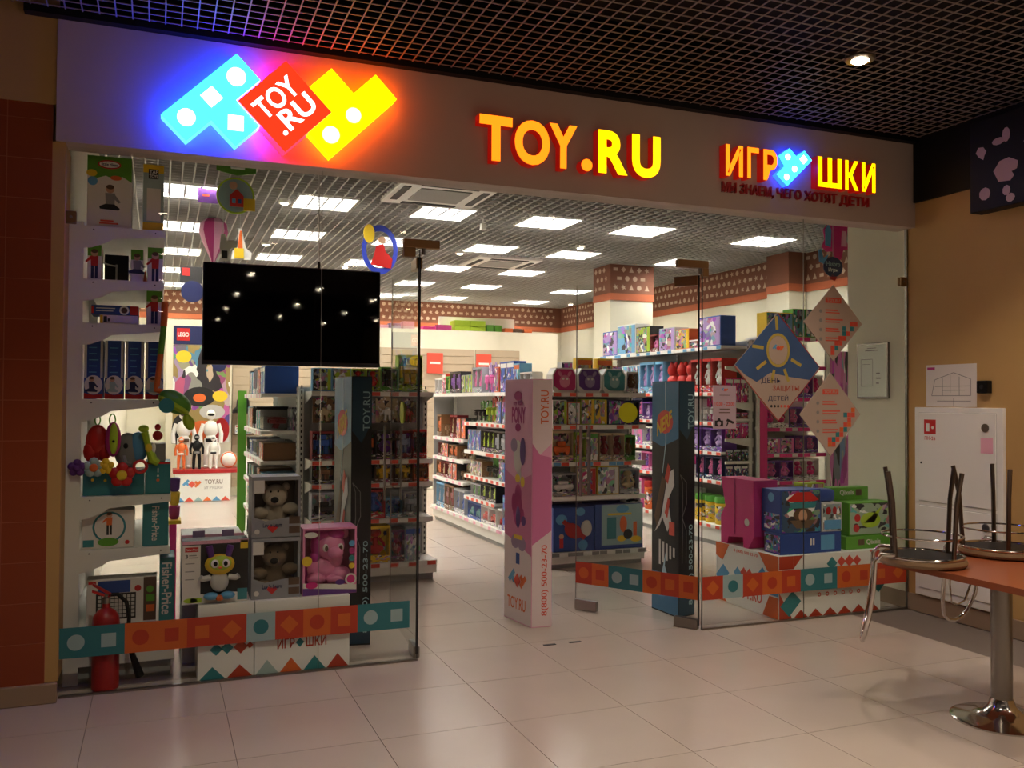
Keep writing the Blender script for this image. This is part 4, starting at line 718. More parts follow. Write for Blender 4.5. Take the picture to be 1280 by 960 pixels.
# plain colour blots where the printed mascots are left out
print_('picture', 'paper', q, r1, Z_, [circ(l1 * .5, 1.2, l1 * .16, .12), circ(l1 * .55, 1.07, l1 * .07, .06)], t, .0008); print_('picture', 'purple', off(o, r1, .0018), r1, Z_, [circ(l1 * .68, 1.24, l1 * .1, .1)], t, .0008); print_('picture', 'box_lilac', off(o, r1, .0018), r1, Z_, [circ(l1 * .36, 1.28, l1 * .12, .05)], t, .0008); print_('picture', 'yellow', off(o, r1, .0018), r1, Z_, [circ(l1 * .5, 1.04, l1 * .09, .03), circ(l1 * .68, 1.02, l1 * .07, .04)], t, .0008)
print_('picture', 'magenta', q, r1, Z_, [circ(l1 * .5, .82, l1 * .17, .13), circ(l1 * .52, .92, l1 * .12, .08), circ(l1 * .36, .86, l1 * .08, .07), circ(l1 * .66, .78, l1 * .08, .05)], t, .0008); print_('picture', 'purple', off(o, r1, .0018), r1, Z_, [circ(l1 * .52, .76, l1 * .08, .08), circ(l1 * .72, .74, l1 * .08, .035)], t, .0008); print_('picture', 'box_lilac', q, r1, Z_, [circ(l1 * .42, .58, l1 * .15, .05), circ(l1 * .66, .57, l1 * .14, .05)], t, .0008); print_('picture', 'yellow', off(o, r1, .0018), r1, Z_, [rect(l1 * .38, .6, l1 * .68, .63)], t, .0008); print_('picture', 'blue', q, r1, Z_, [rect(l1 * .45, .42, l1 * .58, .5)], t, .0008)
minilogo(t, q + r1 * l1 * .5 + Z_ * .3, r1, Z_, .052); text('lettering', 'TOY.RU', 'orange', q + r1 * l1 * .14 + Z_ * .09, r1, Z_, l1 * .66, .085, .0008, .01, t)
o = off(M0, r2, .001); print_('face_print', 'banner_rose', o, r2, Z_, [[(.003, .58), (l2 - .003, .68), (l2 - .003, 1.2), (l2 * .4, 1.22), (.003, 1.3)]], t, .0008); print_('face_print', 'banner_pale', o, r2, Z_, [[(.003, .006), (l2 - .003, .006), (l2 - .003, .68), (.003, .58)], [(.003, 1.3), (l2 * .4, 1.22), (l2 - .003, 1.3), (l2 - .003, 1.755), (.003, 1.755)]], t, .0008)
q = off(o, r2, .001); text('lettering', 'TOY.RU', 'orange', q + r2 * l2 * .82 + Z_ * 1.44, Z_, -r2, .24, l2 * .4, .0008, .01, t); text('lettering', '8(800) 500-23-70', 'tag_red', q + r2 * l2 * .85 + Z_ * .08, Z_, -r2, .5, l2 * .36, .0008, .01, t)

# ------------------------------------------------------------------ posters stuck on the glass
def diamond_poster(name, lab, cx, cz, hw, hz, m):
    t = thing(name, lab, 'poster', (cx, -.008, cz - hz)); poly = [(cx - hw, cz), (cx, cz - hz), (cx + hw, cz), (cx, cz + hz)]
    obj('board', B().prism(poly, -.012, -.0055), m, t); t['fy'] = -.0125; return t
t = diamond_poster('diamond_poster', 'large diamond poster with a painted sun over blue sky and clouds', 4.69, 1.862, .387, .4, 'poster_beige')
pr(t, 'poster_sky', [[(4.313, 1.872), (4.69, 2.258), (5.067, 1.872), (4.98, 1.77), (4.8, 1.79), (4.62, 1.82), (4.5, 1.75), (4.4, 1.8)]], 'sky_print'); pr(t, 'deep_red', [[(4.69, 1.463), (4.69, 1.472), (5.07, 1.862), (5.077, 1.862)], [(4.305, 1.862), (4.312, 1.862), (4.69, 1.472), (4.69, 1.463)], [(4.69, 2.262), (4.69, 2.252), (5.07, 1.862), (5.077, 1.862)]], 'edge_print', .001)
q = [circ(4.69, 1.985, .105, .125, 28), circ(4.69, 1.985, .085, .105, 28)]; b = B()
for i in range(28):
    a0, a1 = q[0][i], q[0][(i + 1) % 28]; b0, b1 = q[1][i], q[1][(i + 1) % 28]; plane_poly(b, (0, t['fy'] - .0008, 0), X_, Z_, [a0, a1, b1, b0], .0008)
obj('sun_ring', b, 'sun_gold' if 'sun_gold' in MATS else mat('sun_gold', '#b8a24a', .4), t)
pr(t, 'poster_beige', [circ(4.69, 1.985, .084, .104)], 'sun_disc', .0008)
for a in range(9):
    an = a * 2 * PI / 9 + .25; c, s_ = math.cos(an), math.sin(an); c2_, s2_ = -s_ * .012, c * .012
    pr(t, 'sun_gold', [[(4.69 + .13 * c + c2_, 1.985 + .15 * s_ + s2_), (4.69 + .23 * c + c2_, 1.985 + .25 * s_ + s2_), (4.69 + .23 * c - c2_, 1.985 + .25 * s_ - s2_), (4.69 + .13 * c - c2_, 1.985 + .15 * s_ - s2_)][::-1]], 'sun_ray', .0008) if abs(.23 * c) / .387 + abs(.123 + .25 * s_) / .4 < 1 else None
minilogo(t, (4.69, t['fy'] - .0018, 2.0), X_, Z_, .02)
for wd, x0, z_, w_ in (('ДЕНЬ', 4.54, 1.735, .17), ('ЗАЩИТЫ', 4.64, 1.68, .24), ('ДЕТЕЙ', 4.6, 1.61, .18)): text('lettering', wd, 'navy' if wd != 'ЗАЩИТЫ' else 'band_red', (x0, t['fy'] - .001, z_), X_, Z_, w_, .048, .0008, .0, t)
pr(t, 'dark', [circ(4.63 + .03 * k, 1.575, .01) for k in range(3)], 'badge'); pr(t, 'tag_red', [circ(4.72 + .03 * k, 1.575, .01) for k in range(3)], 'badge')
for nm, cx, cz, hw, hz in (('upper', 5.2, 2.205, .277, .287), ('lower', 5.172, 1.515, .287, .313)):
    t = diamond_poster('diamond_poster', '%s taupe diamond notice with red text and a red-teal mosaic edge' % nm, cx, cz, hw, hz, 'poster_beige')
    pr(t, 'tag_red', [rect(cx - .075, cz + .15, cx + .075, cz + .19)], 'title_bar'); text('lettering', 'TOY.RU', 'poster_beige', (cx, t['fy'] - .0008, cz + .17), X_, Z_, .12, .02, .0006, .01, t, True)
    for k in range(4): pr(t, 'tag_red', [rect(cx - .075, cz + .09 - .07 * k, cx + (.04, .09, .05, .07)[k], cz + .1 - .07 * k), rect(cx - .075, cz + .072 - .07 * k, cx + .06, cz + .08 - .07 * k)], 'small_print'); pr(t, 'grey', [circ(cx - .12, cz + .085 - .07 * k, .014, n=8)], 'icon')
    rr = random.Random(cx)
    for i in range(9):
        for j in range(9):
            x0, z0_ = cx - .1 + .037 * i * 1.0, cz - .28 + .037 * j
            ins = lambda a, b_: abs(a - cx) / hw + abs(b_ - cz) / hz < .985
            u = (x0 - cx) / hw - (z0_ - cz) / hz
            if u > .45 + rr.random() * .25 and all(ins(a, b_) for a, b_ in rect(x0, z0_, x0 + .035, z0_ + .035)): pr(t, rr.choice(['tag_red', 'tag_red', 'orange', 'teal']), [rect(x0, z0_, x0 + .035, z0_ + .035)], 'mosaic_square')
t = thing('notice', 'grey opening-hours notice with camera pictograms on the glass', 'notice', (4.229, -.007, 1.412)); obj('film', B().box(4.13, 4.325, -.0075, -.0055, 1.412, 1.722), 'violet_panel', t); t['fy'] = -.008
text('lettering', '10.00 - 22.00', 'tag_red', (4.228, t['fy'], 1.59), X_, Z_, .165, .026, .0006, .01, t, True); minilogo(t, (4.228, t['fy'], 1.69), X_, Z_, .011); pr(t, 'brown', [rect(4.185, 1.55, 4.27, 1.556), rect(4.18, 1.525, 4.275, 1.531), rect(4.185, 1.65, 4.27, 1.654)], 'small_print')
pr(t, 'dark', [rect(4.145, 1.43, 4.215, 1.472), [(4.165, 1.472), (4.172, 1.488), (4.188, 1.488), (4.195, 1.472)], [(4.25, 1.485), (4.31, 1.462), (4.3, 1.447), (4.24, 1.468)], [(4.25, 1.46), (4.262, 1.455), (4.248, 1.43), (4.24, 1.43)]], 'pictogram'); pr(t, 'violet_panel', [circ(4.18, 1.451, .015)], 'pictogram', .0008)

# ------------------------------------------------------------------ shelving in the shop
def gondola_shelf(par, face, a0, a1, front, back, z, tags, strip='white', edge_m='rack_white', z_t=.03, tagw=.085):
    """one shelf; face '-y' (a = x) or '-x' (a = y, front/back = x)"""
    P = (lambda u0, u1, d0, d1, z0, z1: B().box(u0, u1, d0, d1, z0, z1)) if face == '-y' else (lambda u0, u1, d0, d1, z0, z1: B().box(d0, d1, u0, u1, z0, z1))
    s_ = obj('shelf', P(a0, a1, front, back, z - z_t, z), edge_m, par)
    obj('price_strip', P(a0 + .003, a1 - .003, front - .006, front, z - .042, z - .002), strip, s_)
    n = int((a1 - a0) / tagw); r = random.Random(int((a0 + z) * 1000))
    for k in range(n):
        c = tags[k % len(tags)] if r.random() > .15 else r.choice(tags)
        if c: obj('price_tag', P(a0 + .01 + tagw * k, a0 + .01 + tagw * (k + 1) - .008, front - .009, front - .006, z - .039, z - .005), c, s_)
    return s_
def uprights(par, pts, h, ax='y'):
    for x, y in pts:
        u = obj('upright', B().box(x - .02, x + .02, y - .02, y + .02, 0, h), 'rack_white', par); b = B(); n = int(h / .05)
        for k in range(n): b.box(x - .006, x + .006, y - .0215, y - .02, .06 + .05 * k, .085 + .05 * k) if ax == 'y' else b.box(x - .0215, x - .02, y - .006, y + .006, .06 + .05 * k, .085 + .05 * k)
        obj('slots', b, 'dark', u, kind='stuff')
RW = ['tag_red', 'white', 'tag_red', None]; WP = ['white', 'pink', None]; PKT = ['hot_pink', 'white', 'hot_pink']; BLT = ['sky', 'white', None]
# left end rack (robot toys)
LA = thing('end_rack', 'white end rack of boxed robot toys beside the dark banner', 'rack', (2.2, 2.6, 0))
obj('back_panel', B().box(1.66, 2.8, 2.76, 2.79, .1, 1.72), 'rack_grey', LA); uprights(LA, [(1.66, 2.72), (2.8, 2.72)], 1.7)
obj('base', B().box(1.7, 2.82, 2.37, 2.76, .06, .15), 'rack_white', LA); obj('kick', B().box(1.72, 2.8, 2.42, 2.74, .0, .06), 'rack_grey', LA)
for z, x0 in ((1.68, 1.7), (1.08, 1.7), (.875, 1.7), (.56, 1.7)):
    s_ = gondola_shelf(LA, '-y', x0, 2.79, 2.4, 2.76, z, RW)
    for xx in (1.7, 2.788): obj('bracket', B().prism([(2.4, z - .03), (2.76, z - .03), (2.76, z - .11), (2.7, z - .1), (2.42, z - .045)], xx, xx + .003, 'x'), 'rack_white', s_)
gondola_shelf(LA, '-y', 1.7, 2.82, 2.36, 2.76, .175, RW)
# left rack, aisle side
LB = thing('side_rack', 'shelf bay of small toys behind the bear boxes, facing the back wall display', 'rack', (1.5, 3.6, 0))
obj('back_panel', B().box(1.68, 1.7, 2.84, 4.6, .1, 1.72), 'rack_grey', LB); uprights(LB, [(1.66, 2.86), (1.66, 4.62)], 1.72, 'x')
for z in (1.66, 1.32, 1.05, .8, .5, .2): gondola_shelf(LB, '-x', 2.9, 4.58, 1.34, 1.68, z, WP)
obj('end_board', B().box(1.27, 1.36, 4.61, 4.63, .05, 1.7), 'green', LB); obj('base', B().box(1.36, 1.68, 2.9, 4.58, 0, .14), 'rack_white', LB)
# middle end rack
MA = thing('end_rack', 'white end rack of plush and dough toys behind the doorway', 'rack', (4.46, 2.6, 0))
obj('back_panel', B().box(3.97, 4.98, 2.76, 2.79, .1, 1.72), 'rack_grey', MA); uprights(MA, [(3.96, 2.72), (4.985, 2.72)], 1.7)
obj('base', B().box(3.95, 4.99, 2.42, 2.76, .045, .125), 'rack_white', MA); obj('kick', B().box(3.97, 4.97, 2.45, 2.74, 0, .045), 'rack_grey', MA)
for z, tg in ((1.69, RW), (1.375, RW), (1.02, ['sky', 'tag_red', 'white', 'tag_red']), (.69, ['white', None])): gondola_shelf(MA, '-y', 3.97, 4.985, 2.4, 2.76, z, tg)
gondola_shelf(MA, '-y', 3.95, 4.99, 2.38, 2.76, .16, ['grey', 'white', 'grey'])
# middle rack, aisle side
MB = thing('aisle_rack', 'long aisle rack of action figures behind the pink banner', 'rack', (4.2, 4.6, 0))
obj('back_panel', B().box(4.3, 4.32, 2.84, 6.34, .1, 1.74), 'rack_grey', MB); uprights(MB, [(4.27, 2.86), (4.27, 4.6), (4.27, 6.3)], 1.74, 'x')
obj('end_panel', B().box(3.98, 4.3, 6.34, 6.36, .1, 1.7), 'rack_grey', MB)
obj('base', B().box(3.965, 4.3, 2.85, 6.32, .05, .16), 'rack_white', MB); obj('kick', B().box(3.99, 4.28, 2.87, 6.3, 0, .05), 'rack_grey', MB)
gondola_shelf(MB, '-x', 2.86, 6.32, 3.95, 4.28, 1.7, ['white', None])
for z in (1.35, 1.015, .72): gondola_shelf(MB, '-x', 2.9, 4.95, 3.95, 4.28, z, RW)
gondola_shelf(MB, '-x', 3.9, 4.95, 3.95, 4.28, .46, RW)
for z in (1.13, .87, .6): gondola_shelf(MB, '-x', 4.98, 6.28, 3.95, 4.28, z, WP)
gondola_shelf(MB, '-x', 2.86, 6.32, 3.94, 4.28, .2, WP)
# right row (dolls)
RA = thing('doll_rack', 'tall white rack of dolls running along the aisle towards the cream column', 'rack', (6.5, 4.4, 0))
obj('back_panel', B().box(6.66, 6.68, 2.92, 6.0, .1, 2.3), 'rack_grey', RA); uprights(RA, [(6.63, 2.93), (6.63, 4.4), (6.63, 5.98)], 2.3, 'x')
obj('base', B().box(6.29, 6.65, 2.95, 6.0, .05, .2), 'rack_white', RA); obj('kick', B().box(6.31, 6.63, 2.97, 5.95, 0, .05), 'rack_grey', RA)
for z, tg in ((2.235, BLT), (1.715, RW), (1.38, RW), (1.05, RW), (.73, RW)): gondola_shelf(RA, '-x', 2.95, 6.0, 6.27, 6.64, z, tg)
gondola_shelf(RA, '-x', 2.95, 6.0, 6.26, 6.64, .235, RW)
for z in (2.0, 1.6, 1.42, 1.2, .95, .74, .56): obj('end_bracket', B().prism([(6.29, z), (6.66, z), (6.66, z - .1 if z in (2.0, 1.6, 1.2, .74) else z - .03), (6.29, z - .03)], 2.9, 2.918), 'rack_white', RA)
# pink end rack
PA = thing('pink_end_rack', 'pink-posted end rack of girls toys behind the diamond posters', 'rack', (7.1, 3.0, 0))
obj('post', B().box(6.685, 6.79, 2.82, 2.86, 0, 2.3), 'hot_pink', PA); obj('post', B().box(6.66, 6.685, 2.82, 2.86, 0, 2.3), 'rack_white', PA); obj('post', B().box(7.62, 7.66, 2.82, 2.86, 0, 2.4), 'rack_white', PA)
obj('back_panel', B().box(6.69, 7.66, 3.22, 3.24, 0, 2.3), 'panel_grey', PA)
for z in (2.35, 2.02, 1.66, 1.32, 1.03, .72, .4): gondola_shelf(PA, '-y', 6.79, 7.62, 2.84, 3.22, z, PKT, 'hot_pink')
obj('picture_board', B().box(7.67, 8.0, 2.83, 2.86, .2, 2.2), 'print_soft', PA, color=hx('#d878c0'))

# ------------------------------------------------------------------ products: prototypes of unit size, scaled per thing
CN = {'red': '#b8221f', 'blue': '#2a55a8', 'purple': '#6a3a98', 'pink': '#dc6aa8', 'hot pink': '#d0207a', 'green': '#4f9a34', 'lime': '#a2c030', 'yellow': '#e0b820', 'orange': '#d8662a', 'black': '#222124', 'white': '#dedcd8', 'grey': '#8a8a8c', 'teal': '#2f8a90', 'brown': '#7a5636', 'sky blue': '#6aa8d0', 'navy': '#20285a', 'silver': '#aab0b8', 'beige': '#c2ae8a', 'lilac': '#a98cc4', 'dark red': '#7a1a20'}
def proto(name, b, m, smooth=False):
    o = obj(name, b, m, None, smooth, origin=(0, 0, 0)); me = o.data; bpy.data.objects.remove(o); return me
PM = {}
PM['carton'] = proto('carton', B().box(-.5, .5, 0, 1, 0, 1, .015), 'paint')
PM['front'] = proto('front_print', B().box(-.47, .47, -.012, 0, .04, .96), 'print')
PM['front_busy'] = proto('front_print', B().box(-.47, .47, -.012, 0, .04, .96), 'print_busy')
PM['strip'] = proto('brand_strip', B().box(-.46, .46, -.022, -.012, .8, .94), 'paint')
PM['sidestrip'] = proto('brand_strip', B().box(.3, .47, -.022, -.012, .04, .96), 'paint')
PM['shell'] = proto('carton', B().box(-.5, .5, .96, 1, 0, 1).box(-.5, -.47, 0, .96, 0, 1).box(.47, .5, 0, .96, 0, 1).box(-.47, .47, 0, .96, 0, .03).box(-.47, .47, 0, .96, .97, 1), 'paint')
PM['card'] = proto('inner_card', B().box(-.46, .46, .42, .46, .04, .96), 'print')
PM['lip'] = proto('front_label', B().box(-.5, .5, -.01, 0, 0, .2), 'print_soft'); PM['lip2'] = proto('top_flap', B().box(-.5, .5, -.01, 0, .92, 1), 'paint')
PM['pane'] = proto('window', B().box(-.47, .47, .01, .02, .2, .92), 'clear_plastic')
PM['doll'] = proto('toy_figure', B().ball((0, .22, .78), (.17, .13, .09), 10).ball((0, .28, .79), (.23, .12, .12), 8).lathe(0, .24, [(.08, .7), (.12, .64), (.09, .52), (.2, .26), (.18, .24)], 10).ball((0, .24, .36), (.33, .15, .12), 10).tube([(-.12, .22, .65), (-.3, .2, .5), (-.32, .18, .42)], .05, 6).tube([(.12, .22, .65), (.3, .2, .5), (.32, .18, .42)], .05, 6), 'gloss', True)
PM['robot'] = proto('toy_figure', B().box(-.16, .16, .1, .36, .72, .88, .03).box(-.3, .3, .06, .38, .5, .71, .04).box(-.42, -.31, .08, .36, .38, .7, .02).box(.31, .42, .08, .36, .42, .74, .02).box(-.24, -.04, .1, .36, .22, .49, .02).box(.04, .24, .1, .36, .22, .49, .02), 'gloss')
PM['car'] = proto('toy_figure', B().box(-.4, .4, .08, .38, .3, .5, .05).box(-.22, .2, .1, .36, .5, .66, .05).disc(-.24, .3, .09, .06, .4).disc(.24, .3, .09, .06, .4), 'gloss')
PM['bcard'] = proto('backing_card', B().box(-.5, .5, .85, 1, 0, 1).box(-.12, .12, .85, 1, 1, 1.08), 'print_soft')
PM['bubble'] = proto('blister', B().box(-.4, .4, .0, .85, .06, .66, .05), 'clear_plastic')
PM['fig'] = proto('toy_figure', B().ball((0, .45, .57), (.12, .3, .07), 8).box(-.16, .16, .2, .7, .32, .52, .03).tube([(-.16, .45, .5), (-.3, .4, .34)], .05, 6).tube([(.16, .45, .5), (.3, .4, .36)], .05, 6).tube([(-.08, .45, .33), (-.12, .4, .1)], .06, 6).tube([(.08, .45, .33), (.12, .4, .1)], .06, 6), 'gloss', True)
PM['round'] = proto('carton', B().prism([(-.5, .12), (-.4, .0), (.4, .0), (.5, .12), (.5, .72), (.34, 1), (-.34, 1), (-.5, .72)], 0, 1), 'paint')
PM['round_front'] = proto('front_print', B().prism([(-.44, .25), (-.2, .08), (.4, .08), (.45, .2), (.45, .7), (.31, .94), (-.31, .94), (-.45, .7)], -.015, 0), 'paint')
PM['fur'] = proto('toy_figure', B().ball((0, -.04, .45), (.22, .06, .26), 12).ball((-.2, -.03, .76), (.07, .03, .13), 8, ('Y', -.5)).ball((.2, -.03, .76), (.07, .03, .13), 8, ('Y', .5)), 'gloss', True)
PM['eyes'] = proto('eyes', B().ball((-.08, -.1, .55), (.05, .02, .05), 8).ball((.08, -.1, .55), (.05, .02, .05), 8), 'white', True)
PM['plush'] = proto('plush_toy', B().ball((0, .5, .32), (.42, .42, .32), 12).ball((0, .45, .74), (.34, .36, .24), 12).ball((-.26, .5, .93), (.12, .12, .1), 8).ball((.26, .5, .93), (.12, .12, .1), 8).ball((-.34, .3, .12), (.16, .22, .12), 8).ball((.34, .3, .12), (.16, .22, .12), 8), 'paint', True)
PM['tub'] = proto('tub', B().lathe(0, .5, [(.46, 0), (.5, .05), (.5, .75), (.46, .78)], 16), 'paint', True); PM['lid'] = proto('lid', B().lathe(0, .5, [(.5, .78), (.52, .8), (.52, .95), (.48, 1)], 16), 'paint', True); PM['tublabel'] = proto('label', B().lathe(0, .5, [(.505, .15), (.508, .16), (.508, .65), (.505, .66)], 16), 'print', True)
def product(kind, name, lab, cat, group, loc, rot, w_, d, h, col, acc):
    t = thing(name, lab, cat, loc, group); t.rotation_euler = (0, 0, rot); t.scale = (w_, d, h)
    c, a = hx(CN[col]), hx(CN[acc]); dk = tuple(x * .5 for x in c[:3]) + (1,)
    P = lambda k, cc: inst(PM[k], PM[k].name, t, color=cc)
    if kind == 'carton': P('carton', c); P('front', c); P('strip', a)
    elif kind == 'busy': P('carton', c); P('front_busy', a); P('sidestrip', a)
    elif kind in ('doll', 'robot', 'car'): P('shell', c); P('card', c); P(kind, a); P('lip', c); P('lip2', c); P('pane', a)
    elif kind == 'blister': P('bcard', c); P('fig', a); P('bubble', a)
    elif kind == 'round': P('round', hx(CN['white'])); P('round_front', tuple(x * .8 for x in c[:3]) + (1,)); P('fur', tuple(.75 * x + .2 for x in c[:3]) + (1,)); P('eyes', a)
    elif kind == 'plush': P('plush', c)
    elif kind == 'tub': P('tub', c); P('lid', a); P('tublabel', c)
    return t
NAMES = {'carton': 'toy_carton', 'busy': 'picture_carton', 'doll': 'doll_box', 'robot': 'robot_box', 'car': 'toy_car_box', 'blister': 'figure_pack', 'round': 'furry_toy_box', 'plush': 'plush_toy', 'tub': 'toy_tub'}
NOUN = {'carton': '{c} toy carton with {a} strip', 'busy': '{c} carton with {a} picture', 'doll': '{c} window box with {a} doll', 'robot': '{c} window box with {a} robot', 'car': '{c} window box with {a} vehicle', 'blister': '{c} card pack with {a} figure', 'round': 'rounded white box with {c} furry toy', 'plush': '{c} plush toy', 'tub': '{c} tub with a {a} lid'}
CATS = {'carton': 'box', 'busy': 'box', 'doll': 'doll box', 'robot': 'toy box', 'car': 'toy box', 'blister': 'figure pack', 'round': 'toy box', 'plush': 'plush toy', 'tub': 'tub'}
def fill(face, a0, a1, front, z, where, spec, gap=.006, seed=0, inset=.02):
    """set a row of things on a shelf: spec entries (kind, colour, accent, w, h, d, count)"""
    r = random.Random(seed + int(z * 97)); p = a0 + .012
    seq = [s_ for s_ in spec for _ in range(s_[6])]; i = 0
    while seq:
        kind, c, a, w_, h, d, n = seq[i % len(seq)]; i += 1
        if p + w_ > a1 - .005: break
        q = p + w_ / 2; fr = front + inset + r.uniform(0, .012)
        lab = NOUN[kind].format(c=c, a=a) + ' ' + where; g_ = lab if True else None
        if face == '-y': loc, rot = (q, fr, z + .001), 0
        else: loc, rot = (fr, q, z + .001), -PI / 2
        product(kind, NAMES[kind], lab, CATS[kind], g_, loc, rot, w_, d, h, c, a); p += w_ + gap + (r.uniform(0, .01))
W = 'on %s of '
# left end rack (front line 2.40)
E1 = 'robot end rack'
fill('-y', 1.7, 2.8, 2.4, 1.68, 'on top of ' + E1, [('busy', 'sky blue', 'lime', .16, .2, .1, 2), ('doll', 'lime', 'red', .12, .2, .1, 2), ('robot', 'green', 'black', .15, .22, .1, 1), ('robot', 'lime', 'yellow', .22, .33, .12, 1), ('busy', 'white', 'teal', .1, .31, .1, 1), ('busy', 'grey', 'red', .13, .3, .1, 1)], seed=1)
fill('-y', 1.7, 2.8, 2.43, 1.39, '', [], seed=2)
for row, (zz, spec) in enumerate(((1.40, [('blister', 'brown', 'beige', .2, .22, .08, 2), ('blister', 'silver', 'sky blue', .13, .2, .07, 1), ('blister', 'beige', 'white', .2, .22, .08, 1), ('blister', 'brown', 'red', .16, .2, .07, 1), ('blister', 'grey', 'lime', .14, .22, .07, 1)]),)):
    bar = obj('peg_bar', B().box(1.7, 2.78, 2.54, 2.56, zz + .246, zz + .258), 'steel', LA)
    fill('-y', 1.72, 2.78, 2.45, zz, 'hanging on the peg bar of ' + E1, spec, seed=row)
fill('-y', 1.7, 2.79, 2.4, 1.08, W % 'second shelf' + E1, [('robot', 'dark red', 'blue', .19, .25, .14, 1), ('robot', 'black', 'orange', .17, .25, .14, 2), ('doll', 'black', 'purple', .17, .25, .14, 1), ('robot', 'dark red', 'silver', .14, .25, .14, 1), ('robot', 'red', 'black', .13, .26, .14, 1), ('robot', 'silver', 'dark red', .12, .25, .14, 1)], seed=4)
fill('-y', 1.7, 2.79, 2.4, .875, W % 'third shelf' + E1, [('robot', 'black', 'brown', .2, .17, .14, 2), ('doll', 'black', 'dark red', .13, .17, .14, 1), ('robot', 'brown', 'yellow', .16, .17, .14, 2), ('robot', 'orange', 'brown', .14, .17, .14, 2)], seed=5)
fill('-y', 1.7, 2.79, 2.4, .56, W % 'fourth shelf' + E1, [('car', 'silver', 'black', .22, .24, .16, 1), ('car', 'blue', 'red', .2, .22, .16, 1), ('doll', 'red', 'blue', .2, .25, .16, 1), ('doll', 'sky blue', 'blue', .15, .17, .16, 1), ('robot', 'grey', 'silver', .13, .22, .16, 1), ('busy', 'teal', 'sky blue', .13, .22, .16, 1)], seed=6)
fill('-y', 1.72, 2.82, 2.36, .175, 'at the foot of ' + E1, [('carton', 'teal', 'blue', .2, .3, .2, 2), ('doll', 'yellow', 'red', .24, .32, .2, 1), ('doll', 'dark red', 'red', .12, .28, .2, 1), ('carton', 'silver', 'blue', .14, .3, .2, 1), ('busy', 'navy', 'orange', .14, .26, .2, 1)], seed=7)
# left bay facing -x
E2 = 'side bay behind bear boxes'
for k, (zz, hm) in enumerate(((1.66, .26), (1.32, .22), (1.05, .17), (.8, .16), (.5, .19), (.2, .2))):
    where = ('on top of ' if k == 0 else W % ('second shelf', 'third shelf', 'fourth shelf', 'fifth shelf', 'bottom shelf')[k - 1]) + E2
    pal = [('busy', 'sky blue', 'white'), ('doll', 'silver', 'blue'), ('busy', 'brown', 'orange'), ('blister', 'grey', 'dark red'), ('carton', 'blue', 'white'), ('doll', 'black', 'beige'), ('busy', 'grey', 'teal')]
    rr = random.Random(k); rr.shuffle(pal)
    fill('-x', 2.92, 4.56, 1.34, zz, where, [(p[0], p[1], p[2], rr.uniform(.12, .2), hm * rr.uniform(.8, 1), .3, 2) for p in pal[:5]], seed=20 + k)
# middle end rack
E3 = 'furry-toy end rack'
fill('-y', 3.97, 4.98, 2.4, 1.69, 'on top of ' + E3, [('round', 'hot pink', 'white', .255, .235, .14, 1), ('round', 'purple', 'white', .255, .235, .14, 1), ('round', 'teal', 'white', .255, .235, .14, 1), ('doll', 'white', 'brown', .13, .21, .14, 1)], seed=30)
fill('-y', 4.15, 4.9, 2.585, 1.69, 'at the back on top of ' + E3, [('busy', 'white', 'pink', .12, .3, .1, 1), ('carton', 'yellow', 'orange', .17, .345, .1, 2)], seed=31, gap=.05)
fill('-y', 3.97, 4.98, 2.4, 1.375, W % 'second shelf' + E3, [('busy', 'white', 'lime', .15, .24, .16, 1), ('busy', 'orange', 'white', .13, .22, .16, 1), ('busy', 'lime', 'yellow', .14, .25, .16, 2), ('busy', 'navy', 'purple', .17, .24, .16, 1), ('car', 'navy', 'blue', .17, .24, .16, 1)], seed=32)
fill('-y', 3.97, 4.98, 2.4, 1.02, W % 'third shelf' + E3, [('car', 'beige', 'orange', .22, .3, .16, 1), ('doll', 'lime', 'orange', .12, .28, .16, 1), ('carton', 'beige', 'green', .13, .28, .16, 1), ('doll', 'beige', 'dark red', .13, .27, .16, 2), ('doll', 'green', 'brown', .12, .25, .16, 1), ('doll', 'beige', 'green', .11, .25, .16, 1)], seed=33)
fill('-y', 3.97, 4.98, 2.4, .69, W % 'fourth shelf' + E3, [('car', 'grey', 'white', .26, .22, .16, 1), ('busy', 'beige', 'red', .2, .27, .16, 1), ('busy', 'yellow', 'white', .24, .28, .16, 1), ('doll', 'silver', 'beige', .22, .25, .16, 1)], seed=34)
t = boxr('wide blue rescue-toy carton with a red aeroplane at the foot of the furry-toy end rack', 3.985, 4.42, 2.4, 2.69, .162, .585, 'blue', None, '#ffffff')
obj('toy_plane', B().ball((4.19, 2.39, .36), (.1, .012, .07), 12, ('Y', .5)).prism([(4.07, .44), (4.1, .47), (4.33, .31), (4.3, .27)], 2.385, 2.398), 'deep_red', t, True); obj('plane_cockpit', B().ball((4.33, 2.39, .38), (.06, .012, .08), 12), 'pale_grey', t, True); pr(t, 'sky', [circ(4.07, .47, .06, .05), circ(4.27, .54, .05, .04), circ(4.3, .22, .05)], 'picture'); pr(t, 'red', [rect(4.05, .2, 4.09, .29)], 'picture'); pr(t, 'skin', [circ(4.07, .31, .025)], 'picture')
t = boxr('wide green and blue rescue-toy carton with towers and animals at the rack foot', 4.43, 4.96, 2.4, 2.69, .162, .6, 'blue', None, '#ffffff')
pr(t, 'band_pale', [rect(4.5, .2, 4.955, .595)], 'picture'); pr(t, 'teal', [rect(4.56, .26, 4.66, .47)], 'tower', .0008); pr(t, 'orange', [circ(4.74, .4, .04, .08), rect(4.85, .28, 4.89, .42)], 'picture', .0008); pr(t, 'yellow', [rect(4.57, .49, 4.83, .51), circ(4.72, .26, .05, .03), circ(4.88, .25, .06, .03)], 'picture', .0008); pr(t, 'sky', [circ(4.73, .55, .07, .04)], 'picture', .0008); pr(t, 'dark', [circ(4.79, .3, .05, .05)], 'picture', .0014)
